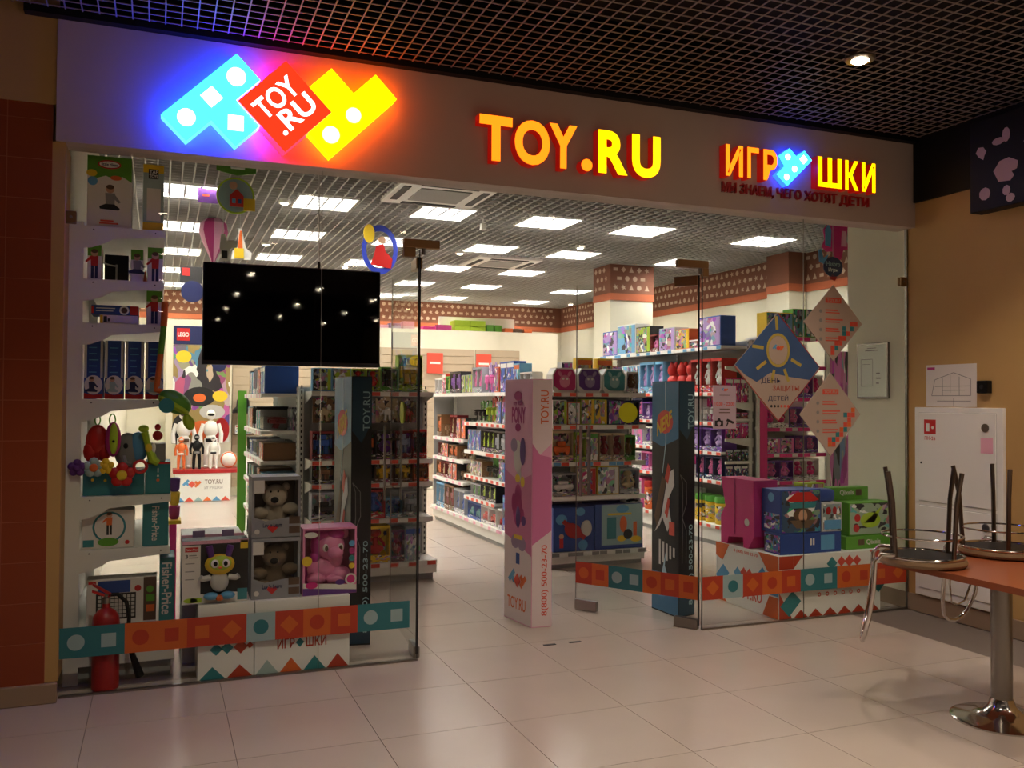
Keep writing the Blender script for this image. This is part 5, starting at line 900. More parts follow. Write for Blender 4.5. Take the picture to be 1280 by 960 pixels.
product('car', 'toy_car_box', 'black and white vehicle box on top of the towers carton', 'toy box', None, (4.86, 2.42, .601), 0, .16, .12, .055, 'white', 'black')
# middle rack facing -x
E4 = 'figure aisle rack'
fill('-x', 2.9, 6.3, 3.95, 1.7, 'on top of ' + E4, [('doll', 'white', 'silver', .16, .2, .12, 2), ('carton', 'sky blue', 'orange', .16, .3, .14, 1), ('carton', 'blue', 'white', .2, .33, .14, 2), ('busy', 'orange', 'red', .15, .28, .14, 1), ('blister', 'lilac', 'pink', .13, .32, .1, 3), ('doll', 'silver', 'pink', .16, .3, .12, 2), ('busy', 'grey', 'lime', .13, .22, .12, 3), ('robot', 'black', 'purple', .22, .27, .14, 2), ('doll', 'green', 'lime', .16, .22, .12, 1), ('carton', 'red', 'white', .14, .26, .12, 1)], seed=40)
figs = [('doll', 'black', 'lime'), ('blister', 'green', 'black'), ('robot', 'black', 'silver'), ('busy', 'brown', 'beige'), ('blister', 'red', 'lime'), ('doll', 'silver', 'green'), ('busy', 'grey', 'blue')]
for k, (zz, hm) in enumerate(((1.35, .29), (1.015, .28), (.72, .22), (.46, .2))):
    rr = random.Random(50 + k); q = figs[:]; rr.shuffle(q)
    fill('-x', 3.92 if k == 3 else 2.92, 4.93, 3.95, zz, W % ('second shelf', 'third shelf', 'fourth shelf', 'fifth shelf')[k] + E4, [(p[0], p[1], p[2], rr.uniform(.1, .18), hm * rr.uniform(.8, 1), .15, 3) for p in q[:5]], seed=60 + k)
for k, (zz, hm) in enumerate(((1.13, .3), (.87, .2), (.6, .22))):
    rr = random.Random(70 + k); q = [('robot', 'brown', 'orange'), ('blister', 'beige', 'brown'), ('doll', 'dark red', 'beige'), ('busy', 'black', 'orange')]; rr.shuffle(q)
    fill('-x', 4.99, 6.26, 3.95, zz, 'on far-bay %s of ' % ('upper shelf', 'middle shelf', 'lower shelf')[k] + E4, [(p[0], p[1], p[2], rr.uniform(.12, .2), hm * rr.uniform(.8, 1), .15, 2) for p in q], seed=80 + k)
fill('-x', 2.88, 3.88, 3.94, .2, 'at the foot of ' + E4, [('carton', 'teal', 'white', .18, .34, .18, 1), ('carton', 'blue', 'sky blue', .3, .38, .18, 2), ('car', 'white', 'red', .12, .22, .2, 1)], seed=90)
fill('-x', 3.9, 4.96, 3.94, .2, 'at the middle foot of ' + E4, [('car', 'white', 'red', .24, .2, .2, 2), ('car', 'blue', 'teal', .22, .2, .2, 2)], seed=91)
fill('-x', 4.99, 6.3, 3.94, .2, 'at the far foot of ' + E4, [('doll', 'silver', 'blue', .2, .3, .2, 2), ('robot', 'brown', 'dark red', .18, .32, .2, 2), ('doll', 'sky blue', 'silver', .18, .32, .2, 2)], seed=92)
# right row
E5 = 'doll aisle rack'
fill('-x', 2.98, 5.98, 6.27, 2.235, 'on top of ' + E5, [('busy', 'blue', 'lilac', .42, .34, .2, 1), ('carton', 'dark red', 'white', .2, .1, .2, 1), ('busy', 'orange', 'yellow', .3, .24, .2, 1), ('busy', 'silver', 'lilac', .36, .28, .2, 1), ('doll', 'dark red', 'pink', .2, .22, .2, 1), ('busy', 'black', 'lime', .36, .34, .2, 1), ('busy', 'white', 'sky blue', .5, .4, .2, 1)], seed=100)
dl = [('doll', 'purple', 'lilac'), ('doll', 'pink', 'purple'), ('busy', 'lilac', 'pink'), ('doll', 'navy', 'pink'), ('blister', 'hot pink', 'white'), ('doll', 'white', 'purple')]
for k, (zz, hm) in enumerate(((1.715, .42), (1.38, .28), (1.05, .28), (.73, .27), (.235, .4))):
    rr = random.Random(110 + k); q = dl[:]; rr.shuffle(q); q = q[:4]
    if k == 0: q = [('doll', 'red', 'white'), ('plush', 'red', 'red'), ('doll', 'sky blue', 'lilac'), ('busy', 'white', 'sky blue'), ('plush', 'lilac', 'white')]
    if k == 4: q = [('tub', 'yellow', 'green'), ('busy', 'white', 'purple'), ('tub', 'orange', 'red'), ('doll', 'pink', 'white')]
    fill('-x', 2.97, 5.98, 6.27, zz, W % ('second shelf', 'third shelf', 'fourth shelf', 'fifth shelf', 'bottom shelf')[k] + E5, [(p[0], p[1], p[2], rr.uniform(.14, .22), hm * rr.uniform(.75, 1), .2, 3) for p in q], seed=120 + k)
# little boxes on the white end brackets of the doll rack
for zz, hm in ((1.6, .26), (1.42, .12), (1.2, .16), (.95, .17), (.74, .14), (.56, .12)):
    fill('-y', 6.3, 6.66, 2.905, zz, '', [], seed=1)
# pink end rack
E6 = 'pink end rack'
for k, (zz, hm) in enumerate(((2.35, .34), (2.02, .28), (1.66, .3), (1.32, .27), (1.03, .22), (.72, .25), (.4, .28))):
    rr = random.Random(140 + k); q = [('doll', 'hot pink', 'white'), ('busy', 'lilac', 'pink'), ('doll', 'purple', 'pink'), ('plush', 'pink', 'pink'), ('busy', 'pink', 'white'), ('doll', 'white', 'hot pink')]; rr.shuffle(q); q = q[:4]
    if k == 0: q = [('busy', 'yellow', 'sky blue'), ('busy', 'green', 'teal'), ('busy', 'blue', 'yellow')]
    if k == 1: q = [('plush', 'yellow', 'yellow'), ('plush', 'lilac', 'white'), ('busy', 'white', 'yellow')]
    fill('-y', 6.8, 7.61, 2.84, zz, ('on top of ' if k == 0 else W % ('second shelf', 'third shelf', 'fourth shelf', 'fifth shelf', 'sixth shelf', 'bottom shelf')[k - 1]) + E6, [(p[0], p[1], p[2], rr.uniform(.13, .2), hm * rr.uniform(.75, .95), .18, 2) for p in q], seed=150 + k)
# small pink boxes on the end brackets of the doll rack
for zz, hm, c, a in ((1.6, .27, 'hot pink', 'white'), (1.42, .07, 'dark red', 'pink'), (1.2, .17, 'hot pink', 'lilac'), (.95, .13, 'black', 'silver'), (.74, .16, 'navy', 'white'), (.56, .065, 'white', 'black')):
    fill('-y', 6.29, 6.61, 2.905, zz, 'on an end bracket of ' + E5, [('carton', c, a, .09, hm, .012, 3)], seed=5, inset=.0, gap=.004)

# ------------------------------------------------------------------ back of the shop: brick-toy display, figures, ledge boxes
dp = thing('poster_display', 'tall cream display panel with a battle poster and a red logo header', 'display', (1.12, 10.1, 0))
obj('panel', B().box(.58, 1.6, 10.06, 10.17, 0, 2.9, .006), 'cream', dp); obj('header_print', B().box(.69, 1.57, 10.05, 10.06, 2.5, 2.8), 'navy', dp)
h_ = obj('logo_block', B().box(.74, .94, 10.045, 10.05, 2.56, 2.76), 'red', dp); text('lettering', 'LEGO', 'white', (.84, 10.0448, 2.66), X_, Z_, .17, .07, .001, .03, h_, True)
obj('poster', B().box(.69, 1.57, 10.052, 10.06, .9, 2.49), 'print_soft', dp, color=hx('#9a8450'))
for i, (m, x, z, rx, rz) in enumerate((('yellow', .85, 2.3, .12, .1), ('dark', 1.1, 1.65, .25, .16), ('orange', 1.1, 1.63, .1, .07), ('yellow', 1.42, 1.66, .12, .09), ('pale_grey', 1.3, 1.4, .2, .12), ('deep_red', 1.45, 1.1, .12, .2), ('orange', 1.15, 1.1, .2, .16), ('dark', .8, 1.1, .12, .25), ('navy', 1.4, 2.2, .12, .14))):
    obj('picture', B().disc(x, z, rx, 10.05 - .0004 * i, 10.052, n=16, rz=rz), m, dp)
pd = thing('display_stand', 'white printed display stand with the block logo below the toy figures', 'stand', (1.15, 9.75, 0)); obj('cardboard', B().box(.73, 1.56, 9.5, 9.95, 0, .44, .004), 'white', pd); tr = obj('tray', B().box(.7, 1.68, 9.48, 9.97, .44, .5, .004), 'deep_red', pd)
zigzag(pd, .74, 1.55, .004, X_, (0, 9.499, 0), ['sky', 'tag_red', 'band_pale', 'orange'], 6, .07); minilogo(pd, (.98, 9.499, .27), X_, Z_, .055); text('lettering', 'TOY.RU', 'brown', (1.17, 9.499, .27), X_, Z_, .27, .07, .001, .01, pd); text('lettering', 'ИГРУШКИ', 'grey', (1.17, 9.499, .19), X_, Z_, .27, .045, .001, .0, pd)
def toyman(lab, x, y, z, h, m, m2, cat='figure', grp=None):
    t = thing('toy_figure', lab, cat, (x, y, z), grp); k = h
    obj('body', B().ball((x, y, z + .66 * k), (.12 * k, .08 * k, .15 * k), 12).ball((x, y, z + .5 * k), (.09 * k, .07 * k, .08 * k), 10).tube([(x - .05 * k, y, z + .5 * k), (x - .075 * k, y - .01 * k, z + .26 * k), (x - .08 * k, y, z + .02 * k)], .04 * k, 8, radii=[.055 * k, .045 * k, .035 * k]).tube([(x + .05 * k, y, z + .5 * k), (x + .075 * k, y - .01 * k, z + .26 * k), (x + .08 * k, y, z + .02 * k)], .04 * k, 8, radii=[.055 * k, .045 * k, .035 * k])
        .tube([(x - .12 * k, y, z + .75 * k), (x - .17 * k, y, z + .58 * k), (x - .16 * k, y - .03 * k, z + .42 * k)], .035 * k, 8).tube([(x + .12 * k, y, z + .75 * k), (x + .17 * k, y, z + .58 * k), (x + .16 * k, y - .03 * k, z + .42 * k)], .035 * k, 8).ball((x - .08 * k, y - .03 * k, z + .03 * k), (.04 * k, .07 * k, .03 * k), 8).ball((x + .08 * k, y - .03 * k, z + .03 * k), (.04 * k, .07 * k, .03 * k), 8), m, t, True)
    hd_ = obj('head', B().ball((x, y, z + .9 * k), (.075 * k, .075 * k, .09 * k), 12), m, t, True); obj('visor', B().ball((x, y - .05 * k, z + .905 * k), (.06 * k, .035 * k, .03 * k), 10), m2, hd_, True)
    obj('belt', B().lathe(x, y, [(.085 * k, .44 * k), (.095 * k, .45 * k), (.095 * k, .49 * k), (.085 * k, .5 * k)], 12, z), m2, t)
toyman('tall white toy figure with a brown head standing at the display edge', .86, 9.82, .501, .95, 'white', 'brown'); toyman('tall white toy figure with a dark visor beside the brown-headed one', 1.27, 9.82, .501, .95, 'white', 'black')
toyman('small orange toy figure in front of the tall white ones', .82, 9.6, .501, .52, 'orange', 'white'); toyman('small black toy figure between the tall white ones', 1.05, 9.6, .501, .56, 'black', 'grey'); toyman('small white toy figure in front of the dark-visored one', 1.3, 9.6, .501, .54, 'white', 'dark')
t = thing('toy_ball', 'round white toy ball with orange bands on the red tray', 'toy', (1.54, 9.72, .501)); obj('ball', B().ball((1.54, 9.72, .636), .13, 16), 'white', t, True); obj('band', B().tube([(1.54 + .112 * math.cos(a * PI / 10), 9.72 - .05, .636 + .112 * math.sin(a * PI / 10)) for a in range(20)], .018, 6, True), 'orange', t, True)
t = thing('toy_helmet', 'black toy helmet on a narrow shelf beside the poster panel', 'toy', (1.78, 9.95, 1.38)); obj('dome', B().lathe(1.78, 10.0, [(.17, 0), (.16, .06), (.11, .1), (.1, .2), (.07, .27), (.01, .29)], 16, 1.385), 'black', t, True); obj('visor', B().ball((1.78, 9.9, 1.53), (.06, .03, .03), 10), 'dark', t, True)
t = thing('wall_shelf', 'narrow shelf with small packs beside the poster panel', 'shelf', (1.78, 10.05, 1.1)); obj('board', B().box(1.63, 1.95, 9.85, 10.17, 1.36, 1.384), 'brown', t); obj('board', B().box(1.63, 1.95, 9.9, 10.17, 1.02, 1.04), 'brown', t)
for k in range(2): product('carton', 'toy_carton', 'tiny red and white pack on the narrow shelf below the black helmet', 'box', 'tiny packs below the black helmet', (1.72 + .14 * k, 9.93, 1.041), 0, .12, .1, .14, 'white', 'red')
t = thing('toy_robe', 'white doll robe hanging from a hook beside the display stand', 'toy', (1.78, 9.6, .3)); obj('cloth', B().prism([(1.78, .86), (1.94, .86), (2.02, .75), (1.97, .45), (1.9, .3), (1.86, .42), (1.8, .1), (1.76, .08), (1.8, .5), (1.72, .72)], 9.6, 9.63), 'white', t); obj('hook', B().tube([(1.88, 9.615, .85), (1.88, 9.615, .95), (1.88, 10.17, .97)], .006, 6), 'steel', t)
for k in range(4): boxr('lime green game box stacked on the partition ledge', 5.62 + .31 * (k % 2), 5.92 + .31 * (k % 2), 10.5, 10.8, 2.901 + .11 * (k // 2), 3.008 + .11 * (k // 2), 'lime', None, '#ffffff', 'lime boxes stacked on the ledge')
for k in range(2): boxr('dark green upright box beside the lime stack on the ledge', 6.26 + .16 * k, 6.4 + .16 * k, 10.5, 10.7, 2.901, 3.05, 'green', None, '#ffffff', 'dark green boxes on the ledge')
for k, (c, x, w_) in enumerate((('pink', 4.1, .25), ('lilac', 4.38, .2), ('pink', 4.62, .22), ('hot pink', 5.0, .25), ('magenta', 5.28, .28))): boxr('%s toy box lying along the partition ledge' % c, x, x + w_, 10.5, 10.7, 2.901, 2.98 + .04 * (k % 3), c.replace('hot pink', 'hot_pink').replace('lilac', 'box_lilac'), None, '#fff', '%s boxes along the ledge' % c)
for k in range(3): boxr('brown and orange box at the end of the ledge row', 6.62 + .2 * k, 6.79 + .2 * k, 10.5, 10.7, 2.901, 3.0, ('orange', 'brown', 'orange')[k], None, '#fff', 'brown and orange ledge boxes')
obj('ledge_board', B().box(5.45, 7.0, 10.95, 10.99, 2.901, 3.22), 'white', label='white board leaning behind the boxes on the ledge', category='board')
for x, lab in ((4.98, 'red hanging sign above the robot rack end on the slat wall'), (5.92, 'red hanging sign on the slat wall near the figure rack')):
    t = thing('category_sign', lab, 'sign', (x + .15, 10.15, 2.15)); obj('board', B().box(x, x + .3, 10.14, 10.16, 2.1, 2.47, .003), 'tag_red', t); obj('lettering', B().box(x + .05, x + .25, 10.137, 10.14, 2.27, 2.31), 'white', t)

# ------------------------------------------------------------------ things hanging from the shop ceiling
def hang(t, x, y, z, z1=3.6): obj('thread', B().tube([(x, y, z), (x, y, z1)], .0025, 5), 'pale_grey', t)
t = thing('hanging_balloon', 'hanging pink and white striped hot-air balloon above the television', 'decoration', (1.02, 5, 3.1))
for k in range(8):
    b = B(); prof = [(.02, 3.12), (.05, 3.2), (.12, 3.35), (.155, 3.46), (.14, 3.55), (.08, 3.6), (.0, 3.61)]; a0, a1 = k * PI / 4, (k + 1) * PI / 4
    for (r0, za), (r1, zb) in zip(prof, prof[1:]):
        am = (a0 + a1) / 2
        for p, q in ((a0, am), (am, a1)): b.face([(1.02 + r0 * math.cos(p), 5 + r0 * math.sin(p), za), (1.02 + r0 * math.cos(q), 5 + r0 * math.sin(q), za), (1.02 + r1 * math.cos(q), 5 + r1 * math.sin(q), zb), (1.02 + r1 * math.cos(p), 5 + r1 * math.sin(p), zb)])
    bmesh.ops.remove_doubles(b.bm, verts=b.bm.verts, dist=.0005); obj('gore', b, 'magenta' if k % 2 else 'banner_pink', t, True)
obj('basket', B().box(.98, 1.06, 4.96, 5.04, 3.06, 3.11, .008), 'brown', t); obj('rope', B().tube([(1.0, 5, 3.1), (1.0, 5, 3.14)], .003), 'brown', t); obj('rope', B().tube([(1.04, 5, 3.1), (1.04, 5, 3.14)], .003), 'brown', t)
t = thing('hanging_sign', 'lime oval hanging sign with a toy house picture', 'sign', (1.11, 3, 3.27)); obj('board', B().disc(1.1, 3.44, .165, 3.0, 3.01, n=28), 'lime', t); obj('picture', B().disc(1.1, 3.44, .148, 2.996, 3.0, n=28), 'band_light', t)
obj('house', B().prism([(1.05, 3.34), (1.17, 3.34), (1.17, 3.44), (1.11, 3.5), (1.05, 3.44)], 2.99, 2.996), 'red', t); obj('house_window', B().box(1.07, 1.1, 2.987, 2.99, 3.37, 3.41), 'sky', t); obj('house_window', B().box(1.12, 1.15, 2.987, 2.99, 3.37, 3.41), 'blue', t); obj('tag', B().box(1.17, 1.27, 2.985, 2.995, 3.31, 3.42), 'yellow', t); obj('face', B().disc(1.08, 3.53, .035, 2.992, 2.996), 'skin', t); hang(t, 1.1, 3.005, 3.6)
t = thing('hanging_sign', 'green bar sign with a white block hanging close under the fascia', 'sign', (1.05, 2.2, 3.44)); obj('board', B().prism([(.89, 3.46), (1.05, 3.43), (1.2, 3.46), (1.2, 3.54), (.89, 3.53)], 2.2, 2.21), 'green', t); obj('block', B().box(1.0, 1.11, 2.17, 2.2, 3.48, 3.56, .004), 'white', t); obj('tag', B().box(1.13, 1.19, 2.19, 2.2, 3.5, 3.545), 'yellow', t); hang(t, 1.05, 2.205, 3.53)
t = thing('hanging_sign', 'small purple hanging pennant beside the lime oval sign', 'sign', (.89, 3.5, 3.46)); obj('board', B().prism([(.8, 3.46), (.98, 3.46), (.96, 3.53), (.98, 3.58), (.8, 3.6)], 3.5, 3.508), 'purple', t); obj('print', B().box(.84, .9, 3.497, 3.5, 3.52, 3.54), 'tag_red', t)
t = thing('hanging_sign', 'yellow and orange rocket cut-out hanging above the television', 'sign', (1.23, 4, 3.02)); obj('board', B().prism([(1.14, 3.02), (1.33, 3.02), (1.34, 3.09), (1.28, 3.14), (1.24, 3.33), (1.21, 3.33), (1.2, 3.14), (1.15, 3.1)], 4, 4.008), 'white', t); obj('flame', B().prism([(1.2, 3.13), (1.25, 3.13), (1.24, 3.31), (1.22, 3.31)], 3.996, 4), 'orange', t); obj('crate', B().box(1.17, 1.26, 3.99, 4, 3.03, 3.13), 'yellow', t); hang(t, 1.225, 4.004, 3.32)
t = thing('hanging_sign', 'grey figure cut-out hanging beside the balloon', 'sign', (1.05, 3.2, 2.86)); obj('board', B().prism([(1.0, 2.88), (1.06, 2.88), (1.07, 2.98), (1.14, 3.04), (1.12, 3.07), (1.04, 3.06), (1.03, 3.12), (.99, 3.12), (.98, 3.0)], 3.2, 3.208), 'pale_grey', t); obj('print', B().box(1.0, 1.05, 3.197, 3.2, 2.9, 2.97), 'dark', t); hang(t, 1.01, 3.204, 3.11)
t = thing('hanging_sign', 'dark hanging logo sign with a red block beside the television edge', 'sign', (.83, 6, 2.95)); obj('board', B().prism([(.7, 3.0), (.95, 3.0), (.95, 3.2), (.7, 3.2)], 6, 6.01), 'dark', t); obj('logo_block', B().box(.72, .81, 5.996, 6, 3.09, 3.18), 'red', t); obj('picture', B().disc(.84, 2.9, .13, 5.998, 6.008), 'navy', t); hang(t, .83, 6.005, 3.2)
t = thing('hanging_sign', 'blue oval ring sign with a red-dressed figure beside the television', 'sign', (2.66, 4, 2.95)); b = B()
for i in range(28):
    p = lambda k, r: (2.66 + .195 * r * math.cos(2 * PI * k / 28), 3.215 + .265 * r * math.sin(2 * PI * k / 28))
    b.prism([p(i, .76), p(i + 1, .76), p(i + 1, 1), p(i, 1)], 4, 4.01)
obj('ring', b, mat('ring_blue', '#2a3cae', .45), t); obj('figure', B().prism([(2.56, 3.05), (2.78, 3.02), (2.8, 3.12), (2.72, 3.2), (2.7, 3.28), (2.62, 3.26), (2.6, 3.17)], 3.995, 4.003), 'red', t); obj('figure_head', B().disc(2.68, 3.32, .04, 3.993, 4.0), 'skin', t); obj('tag', B().disc(2.54, 3.38, .06, 3.99, 3.998, rz=.1), 'yellow', t); hang(t, 2.66, 4.005, 3.475)
t = thing('hanging_sign', 'pink girls-toy cut-out hanging above the diamond posters', 'sign', (7.0, 2, 3.1)); obj('board', B().prism([(6.84, 3.22), (6.9, 3.17), (6.98, 3.18), (7.03, 3.09), (7.09, 3.1), (7.12, 3.2), (7.2, 3.22), (7.16, 3.3), (7.18, 3.47), (7.05, 3.5), (6.93, 3.48), (6.86, 3.4), (6.88, 3.3)], 2, 2.01), 'hot_pink', t); obj('figure', B().prism([(6.88, 3.24), (6.95, 3.22), (6.96, 3.4), (6.92, 3.46), (6.88, 3.4)], 1.994, 2), 'sky', t); obj('figure', B().prism([(7.09, 3.24), (7.16, 3.24), (7.15, 3.4), (7.1, 3.4)], 1.994, 2), 'pink', t); hang(t, 7.02, 2.005, 3.49)
t = thing('hanging_sign', 'dark blue oval hanging sign with white lettering and sky-blue trim', 'sign', (6.86, 1.7, 2.82)); obj('board', B().disc(6.72, 2.96, .12, 1.7, 1.71, rz=.1, n=24), 'navy', t); text('lettering', 'Hasbro', 'band_light', (6.72, 1.699, 2.99), X_, Z_, .17, .05, .001, .01, t, True); text('lettering', 'Игры', 'white', (6.72, 1.699, 2.925), X_, Z_, .12, .05, .001, .01, t, True); obj('trim', B().prism([(6.55, 3.0), (6.62, 2.98), (6.66, 3.08), (6.6, 3.04), (6.57, 3.13), (6.54, 3.12)], 1.7, 1.708), 'sky', t); obj('tag', B().prism([(6.68, 2.84), (6.74, 2.82), (6.77, 2.86), (6.7, 2.88)], 1.7, 1.706), 'deep_red', t); hang(t, 6.72, 1.705, 3.05)
t = thing('ceiling_sensor', 'small white sensor hanging between the light panels', 'sensor', (3.75, 3.77, 3.5)); obj('body', B().box(3.72, 3.78, 3.74, 3.8, 3.47, 3.54, .006), 'white_gloss', t); obj('stem', B().tube([(3.75, 3.77, 3.53), (3.75, 3.77, 3.61)], .006), 'white', t)

# ------------------------------------------------------------------ mall wall fittings
WX = 5.94
fc = thing('fire_cabinet', 'tall white two-door fire hose cabinet on the ochre wall', 'cabinet', (WX, -.49, .14)); obj('frame', B().box(WX - .03, WX, -.873, -.102, .14, 1.572, .004), 'white', fc)
for z0_, z1_ in ((.86, 1.53), (.2, .825)):
    d_ = obj('door', B().box(WX - .038, WX - .03, -.82, -.15, z0_, z1_, .003), 'white', fc); obj('door_gap_shade', B().box(WX - .032, WX - .0295, -.825, -.145, z0_ - .005, z1_ + .005), 'pale_grey', d_); obj('lock', B().disc(-.74, z1_ - .1, .03, WX - .045, WX - .038, 'x'), 'steel', d_)  # grey strip round each door paints in the shade of its gap
    print_('seal_sticker', 'pink', (WX - .0385, -.7, z1_ - .28), -Y_, Z_, [rect(0, 0, .1, .11)], d_, .0006)
st = print_('sign_sticker', 'white', (WX - .0385, -.19, 1.3), -Y_, Z_, [rect(0, 0, .13, .19)], fc, .0006); print_('pictogram', 'red', (WX - .0392, -.2, 1.37), -Y_, Z_, [rect(0, 0, .11, .11)], st, .0005); print_('pictogram_detail', 'white', (WX - .0398, -.2, 1.37), -Y_, Z_, [rect(.02, .02, .05, .08), circ(.08, .05, .012)], st, .0005); text('lettering', 'ПК-26', 'red', (WX - .0392, -.205, 1.325), -Y_, Z_, .1, .028, .0005, .01, st)
obj('keyhole', B().disc(-.17, 1.15, .008, WX - .04, WX - .038, 'x'), 'dark', fc)
pp = thing('evacuation_plan', 'paper evacuation plan taped above the white cabinet', 'notice', (WX, -.41, 1.577)); obj('sheet', B().box(WX - .003, WX, -.638, -.188, 1.577, 1.892), 'paper', pp)
print_('title_block', 'magenta', (WX - .0035, -.2, 1.855), -Y_, Z_, [rect(0, 0, .07, .02)], pp, .0005); b = B()
for p0, p1 in (((.05, .08), (.4, .08)), ((.05, .08), (.08, .2)), ((.08, .2), (.25, .25)), ((.25, .25), (.4, .2)), ((.4, .2), (.4, .08)), ((.15, .08), (.15, .21)), ((.22, .1), (.22, .24)), ((.3, .08), (.3, .22)), ((.08, .15), (.4, .15)), ((.15, .12), (.35, .12)), ((.1, .04), (.4, .04)), ((.25, .0), (.25, .06))):
    v = Vector(p1) - Vector(p0); n_ = Vector((-v.y, v.x)).normalized() * .0025
    plane_poly(b, (WX - .0035, -.19, 1.58), -Y_, Z_, [tuple(Vector(p0) - n_), tuple(Vector(p1) - n_), tuple(Vector(p1) + n_), tuple(Vector(p0) + n_)], .0005)
obj('plan_lines', b, 'grey', pp, kind='stuff')
t = thing('alarm_box', 'small black alarm box beside the paper plan', 'alarm', (WX, -.72, 1.68)); obj('body', B().box(WX - .05, WX, -.765, -.675, 1.675, 1.765, .006), 'black', t); obj('button', B().disc(-.72, 1.72, .015, WX - .055, WX - .05, 'x'), 'dark', t)
t = thing('framed_plan', 'thin silver frame with a pale green floor plan on the inner wall', 'frame', (WX, .35, 1.64)); obj('frame', B().box(WX - .018, WX, .18, .524, 1.64, 2.097, .004), 'steel', t); obj('sheet', B().box(WX - .0195, WX - .018, .195, .509, 1.655, 2.082), 'pale_green_paper', t); obj('cover', B().box(WX - .0215, WX - .0205, .195, .509, 1.655, 2.082), 'clear_plastic', t)
b = B()
for x0, z0_, x1, z1_ in ((.03, .08, .034, .3), (.03, .3, .16, .304), (.16, .08, .164, .3), (.03, .08, .16, .084), (.05, .26, .14, .263), (.08, .37, .22, .378), (.1, .39, .2, .395), (.2, .1, .23, .11), (.2, .14, .25, .15), (.2, .18, .24, .19)): plane_poly(b, (WX - .02, .505, 1.66), -Y_, Z_, rect(x0, z0_, x1, z1_), .0003)
obj('plan_lines', b, 'grey', t, kind='stuff')
bb = thing('billboard', 'black hanging signboard with lilac torn-paper spots under the ceiling', 'sign', (5.87, -1.5, 2.94)); obj('case', B().box(5.8, 5.914, -2.9, -.709, 2.945, 3.58, .004), 'black', bb)
mat('lilac_spot', '#b89aa8', .6); mat('bracket_black', '#101012', .5)
def blob(cy, cz, pts, m='lilac_spot'): print_('spot', m, (5.7995, cy, cz), -Y_, Z_, [pts], bb, .0008)
blob(-.80, 3.36, [(-.04, .0), (-.015, -.035), (.02, -.06), (.03, -.03), (.045, -.005), (.02, .03), (-.02, .035)]); blob(-1.0, 3.43, circ(0, 0, .03, .05, 10)); blob(-.94, 3.40, circ(0, 0, .05, .025, 10)); blob(-1.0, 3.2, [(-.1, 0), (-.06, -.08), (.03, -.09), (.06, -.06), (.04, -.03), (.08, -.02), (.09, .03), (.02, .07), (-.05, .06)])
blob(-.83, 3.06, circ(0, 0, .045, .045, 9)); blob(-1.0, 2.98 + .07, circ(0, 0, .03, .035, 9), 'lilac_spot'); blob(-1.03, 2.995, circ(0, 0, .035, .03, 9)); blob(-1.3, 3.12, circ(0, 0, .13, .1, 12)); blob(-1.35, 3.5, [(-.2, -.02), (-.15, -.06), (.2, -.05), (.25, .05), (.1, .06)]); blob(-1.25, 3.3, [(-.12, .05), (-.1, .06), (.0, .0), (.12, .02), (.1, -.03), (0, -.04)]); blob(-1.7, 3.25, circ(0, 0, .12, .14, 11)); blob(-2.2, 3.3, circ(0, 0, .2, .12, 11))
# ------------------------------------------------------------------ cafe table with chairs put up on it
TZ = .76; tx0, tx1, ty0, ty1 = 4.13, 4.93, -2.65, -1.55
tb_ = thing('cafe_table', 'orange wood cafe table on a steel pedestal with upturned chairs on it', 'table', (4.49, -2.06, 0))
rc = .06; poly = []
for cx, cy, a0 in ((tx1 - rc, ty1 - rc, 0), (tx0 + rc, ty1 - rc, PI / 2), (tx0 + rc, ty0 + rc, PI), (tx1 - rc, ty0 + rc, 1.5 * PI)):
    for k in range(6): poly.append((cx + rc * math.cos(a0 + k * PI / 10), cy + rc * math.sin(a0 + k * PI / 10)))
b = B().prism(poly, TZ - .032, TZ, 'z'); obj('table_top', b, 'wood_top', tb_)
obj('column', B().lathe(4.47, -2.04, [(.05, .05), (.05, .725)], 24), 'steel', tb_, True); obj('base_plate', B().lathe(4.47, -2.04, [(.24, 0), (.24, .008), (.22, .016), (.14, .028), (.09, .045), (.065, .075), (.052, .11)], 40), 'chrome', tb_, True); obj('top_plate', B().lathe(4.47, -2.04, [(.12, .72), (.12, .728)], 20), 'steel', tb_)
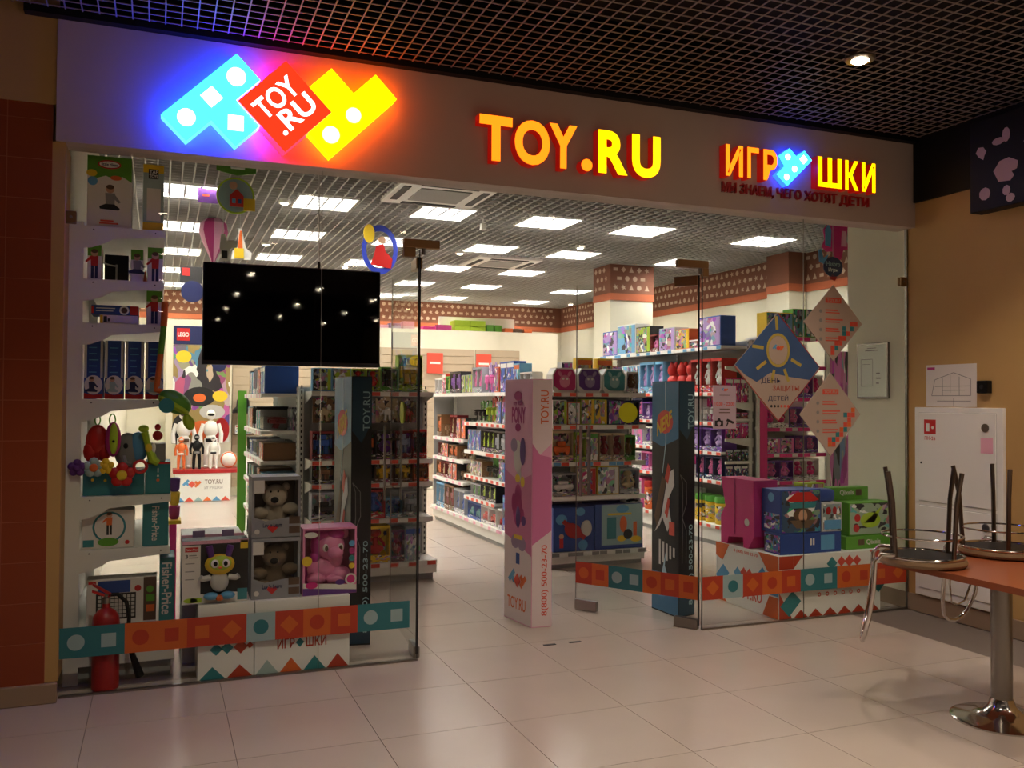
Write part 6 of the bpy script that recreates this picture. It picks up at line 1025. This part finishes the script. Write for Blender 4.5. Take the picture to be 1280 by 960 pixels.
def chair(lab, x, y, rot, grp=None):
    t = thing('cafe_chair', lab, 'chair', (0, 0, 0), grp)
    obj('seat', B().lathe(0, 0, [(.17, 0), (.21, .006), (.218, .02), (.212, .036), (.2, .04)], 36), 'seat_wood', t, True)
    u = obj('seat_underside', B().lathe(0, 0, [(.19, .04), (.188, .045), (.02, .047)], 30), 'black', t, True); obj('seat_rim', B().tube([(.2 * math.cos(k * PI / 16), .2 * math.sin(k * PI / 16), .046) for k in range(32)], .008, 8, True), 'chrome', t, True)
    for i, (sx, sy) in enumerate(((-1, -1), (-1, 1), (1, -1), (1, 1))):
        obj('leg', B().tube([(sx * .135, sy * .135, .045), (sx * .14, sy * .14, .15), (sx * .148, sy * .148, .33), (sx * .17, sy * .17, .49)], .012, 10), 'leg_steel', t, True)
    obj('foot_ring', B().tube([(.172 * math.cos(k * PI / 16) * 1.15, .172 * math.sin(k * PI / 16) * 1.15, .15) for k in range(32)], .005, 8, True), 'chrome', t, True)
    pts = [(-.14, -.15, .06), (-.2, -.155, .06), (-.232, -.155, .02), (-.24, -.152, -.12), (-.262, -.14, -.28), (-.285, -.1, -.38), (-.293, -.05, -.415), (-.295, 0, -.425)]
    obj('back_loop', B().tube(pts + [(a, -b_, c) for a, b_, c in pts[-2::-1]], .011, 10), 'chrome', t, True)
    pts = [(-.236, -.1, -.02), (-.25, -.095, -.2), (-.268, -.06, -.31), (-.272, 0, -.33)]
    obj('inner_loop', B().tube([(-.233, -.155, -.01)] + pts + [(a, -b_, c) for a, b_, c in pts[-2::-1]] + [(-.233, .155, -.01)], .006, 8), 'chrome', t, True)
    t.location = (x, y, TZ + .001); t.rotation_euler = (0, 0, rot); return t
mat('leg_steel', '#6d625a', .3, 1)
chair('upturned chrome chair whose back loop hangs in front of the printed window cubes', 4.203, -1.79, math.radians(-42)); chair('upturned chrome chair standing before the white cabinet', 4.84, -1.735, math.radians(-85)); chair('upturned chrome chair beside the one standing before the white cabinet', 4.9, -2.3, math.radians(182))
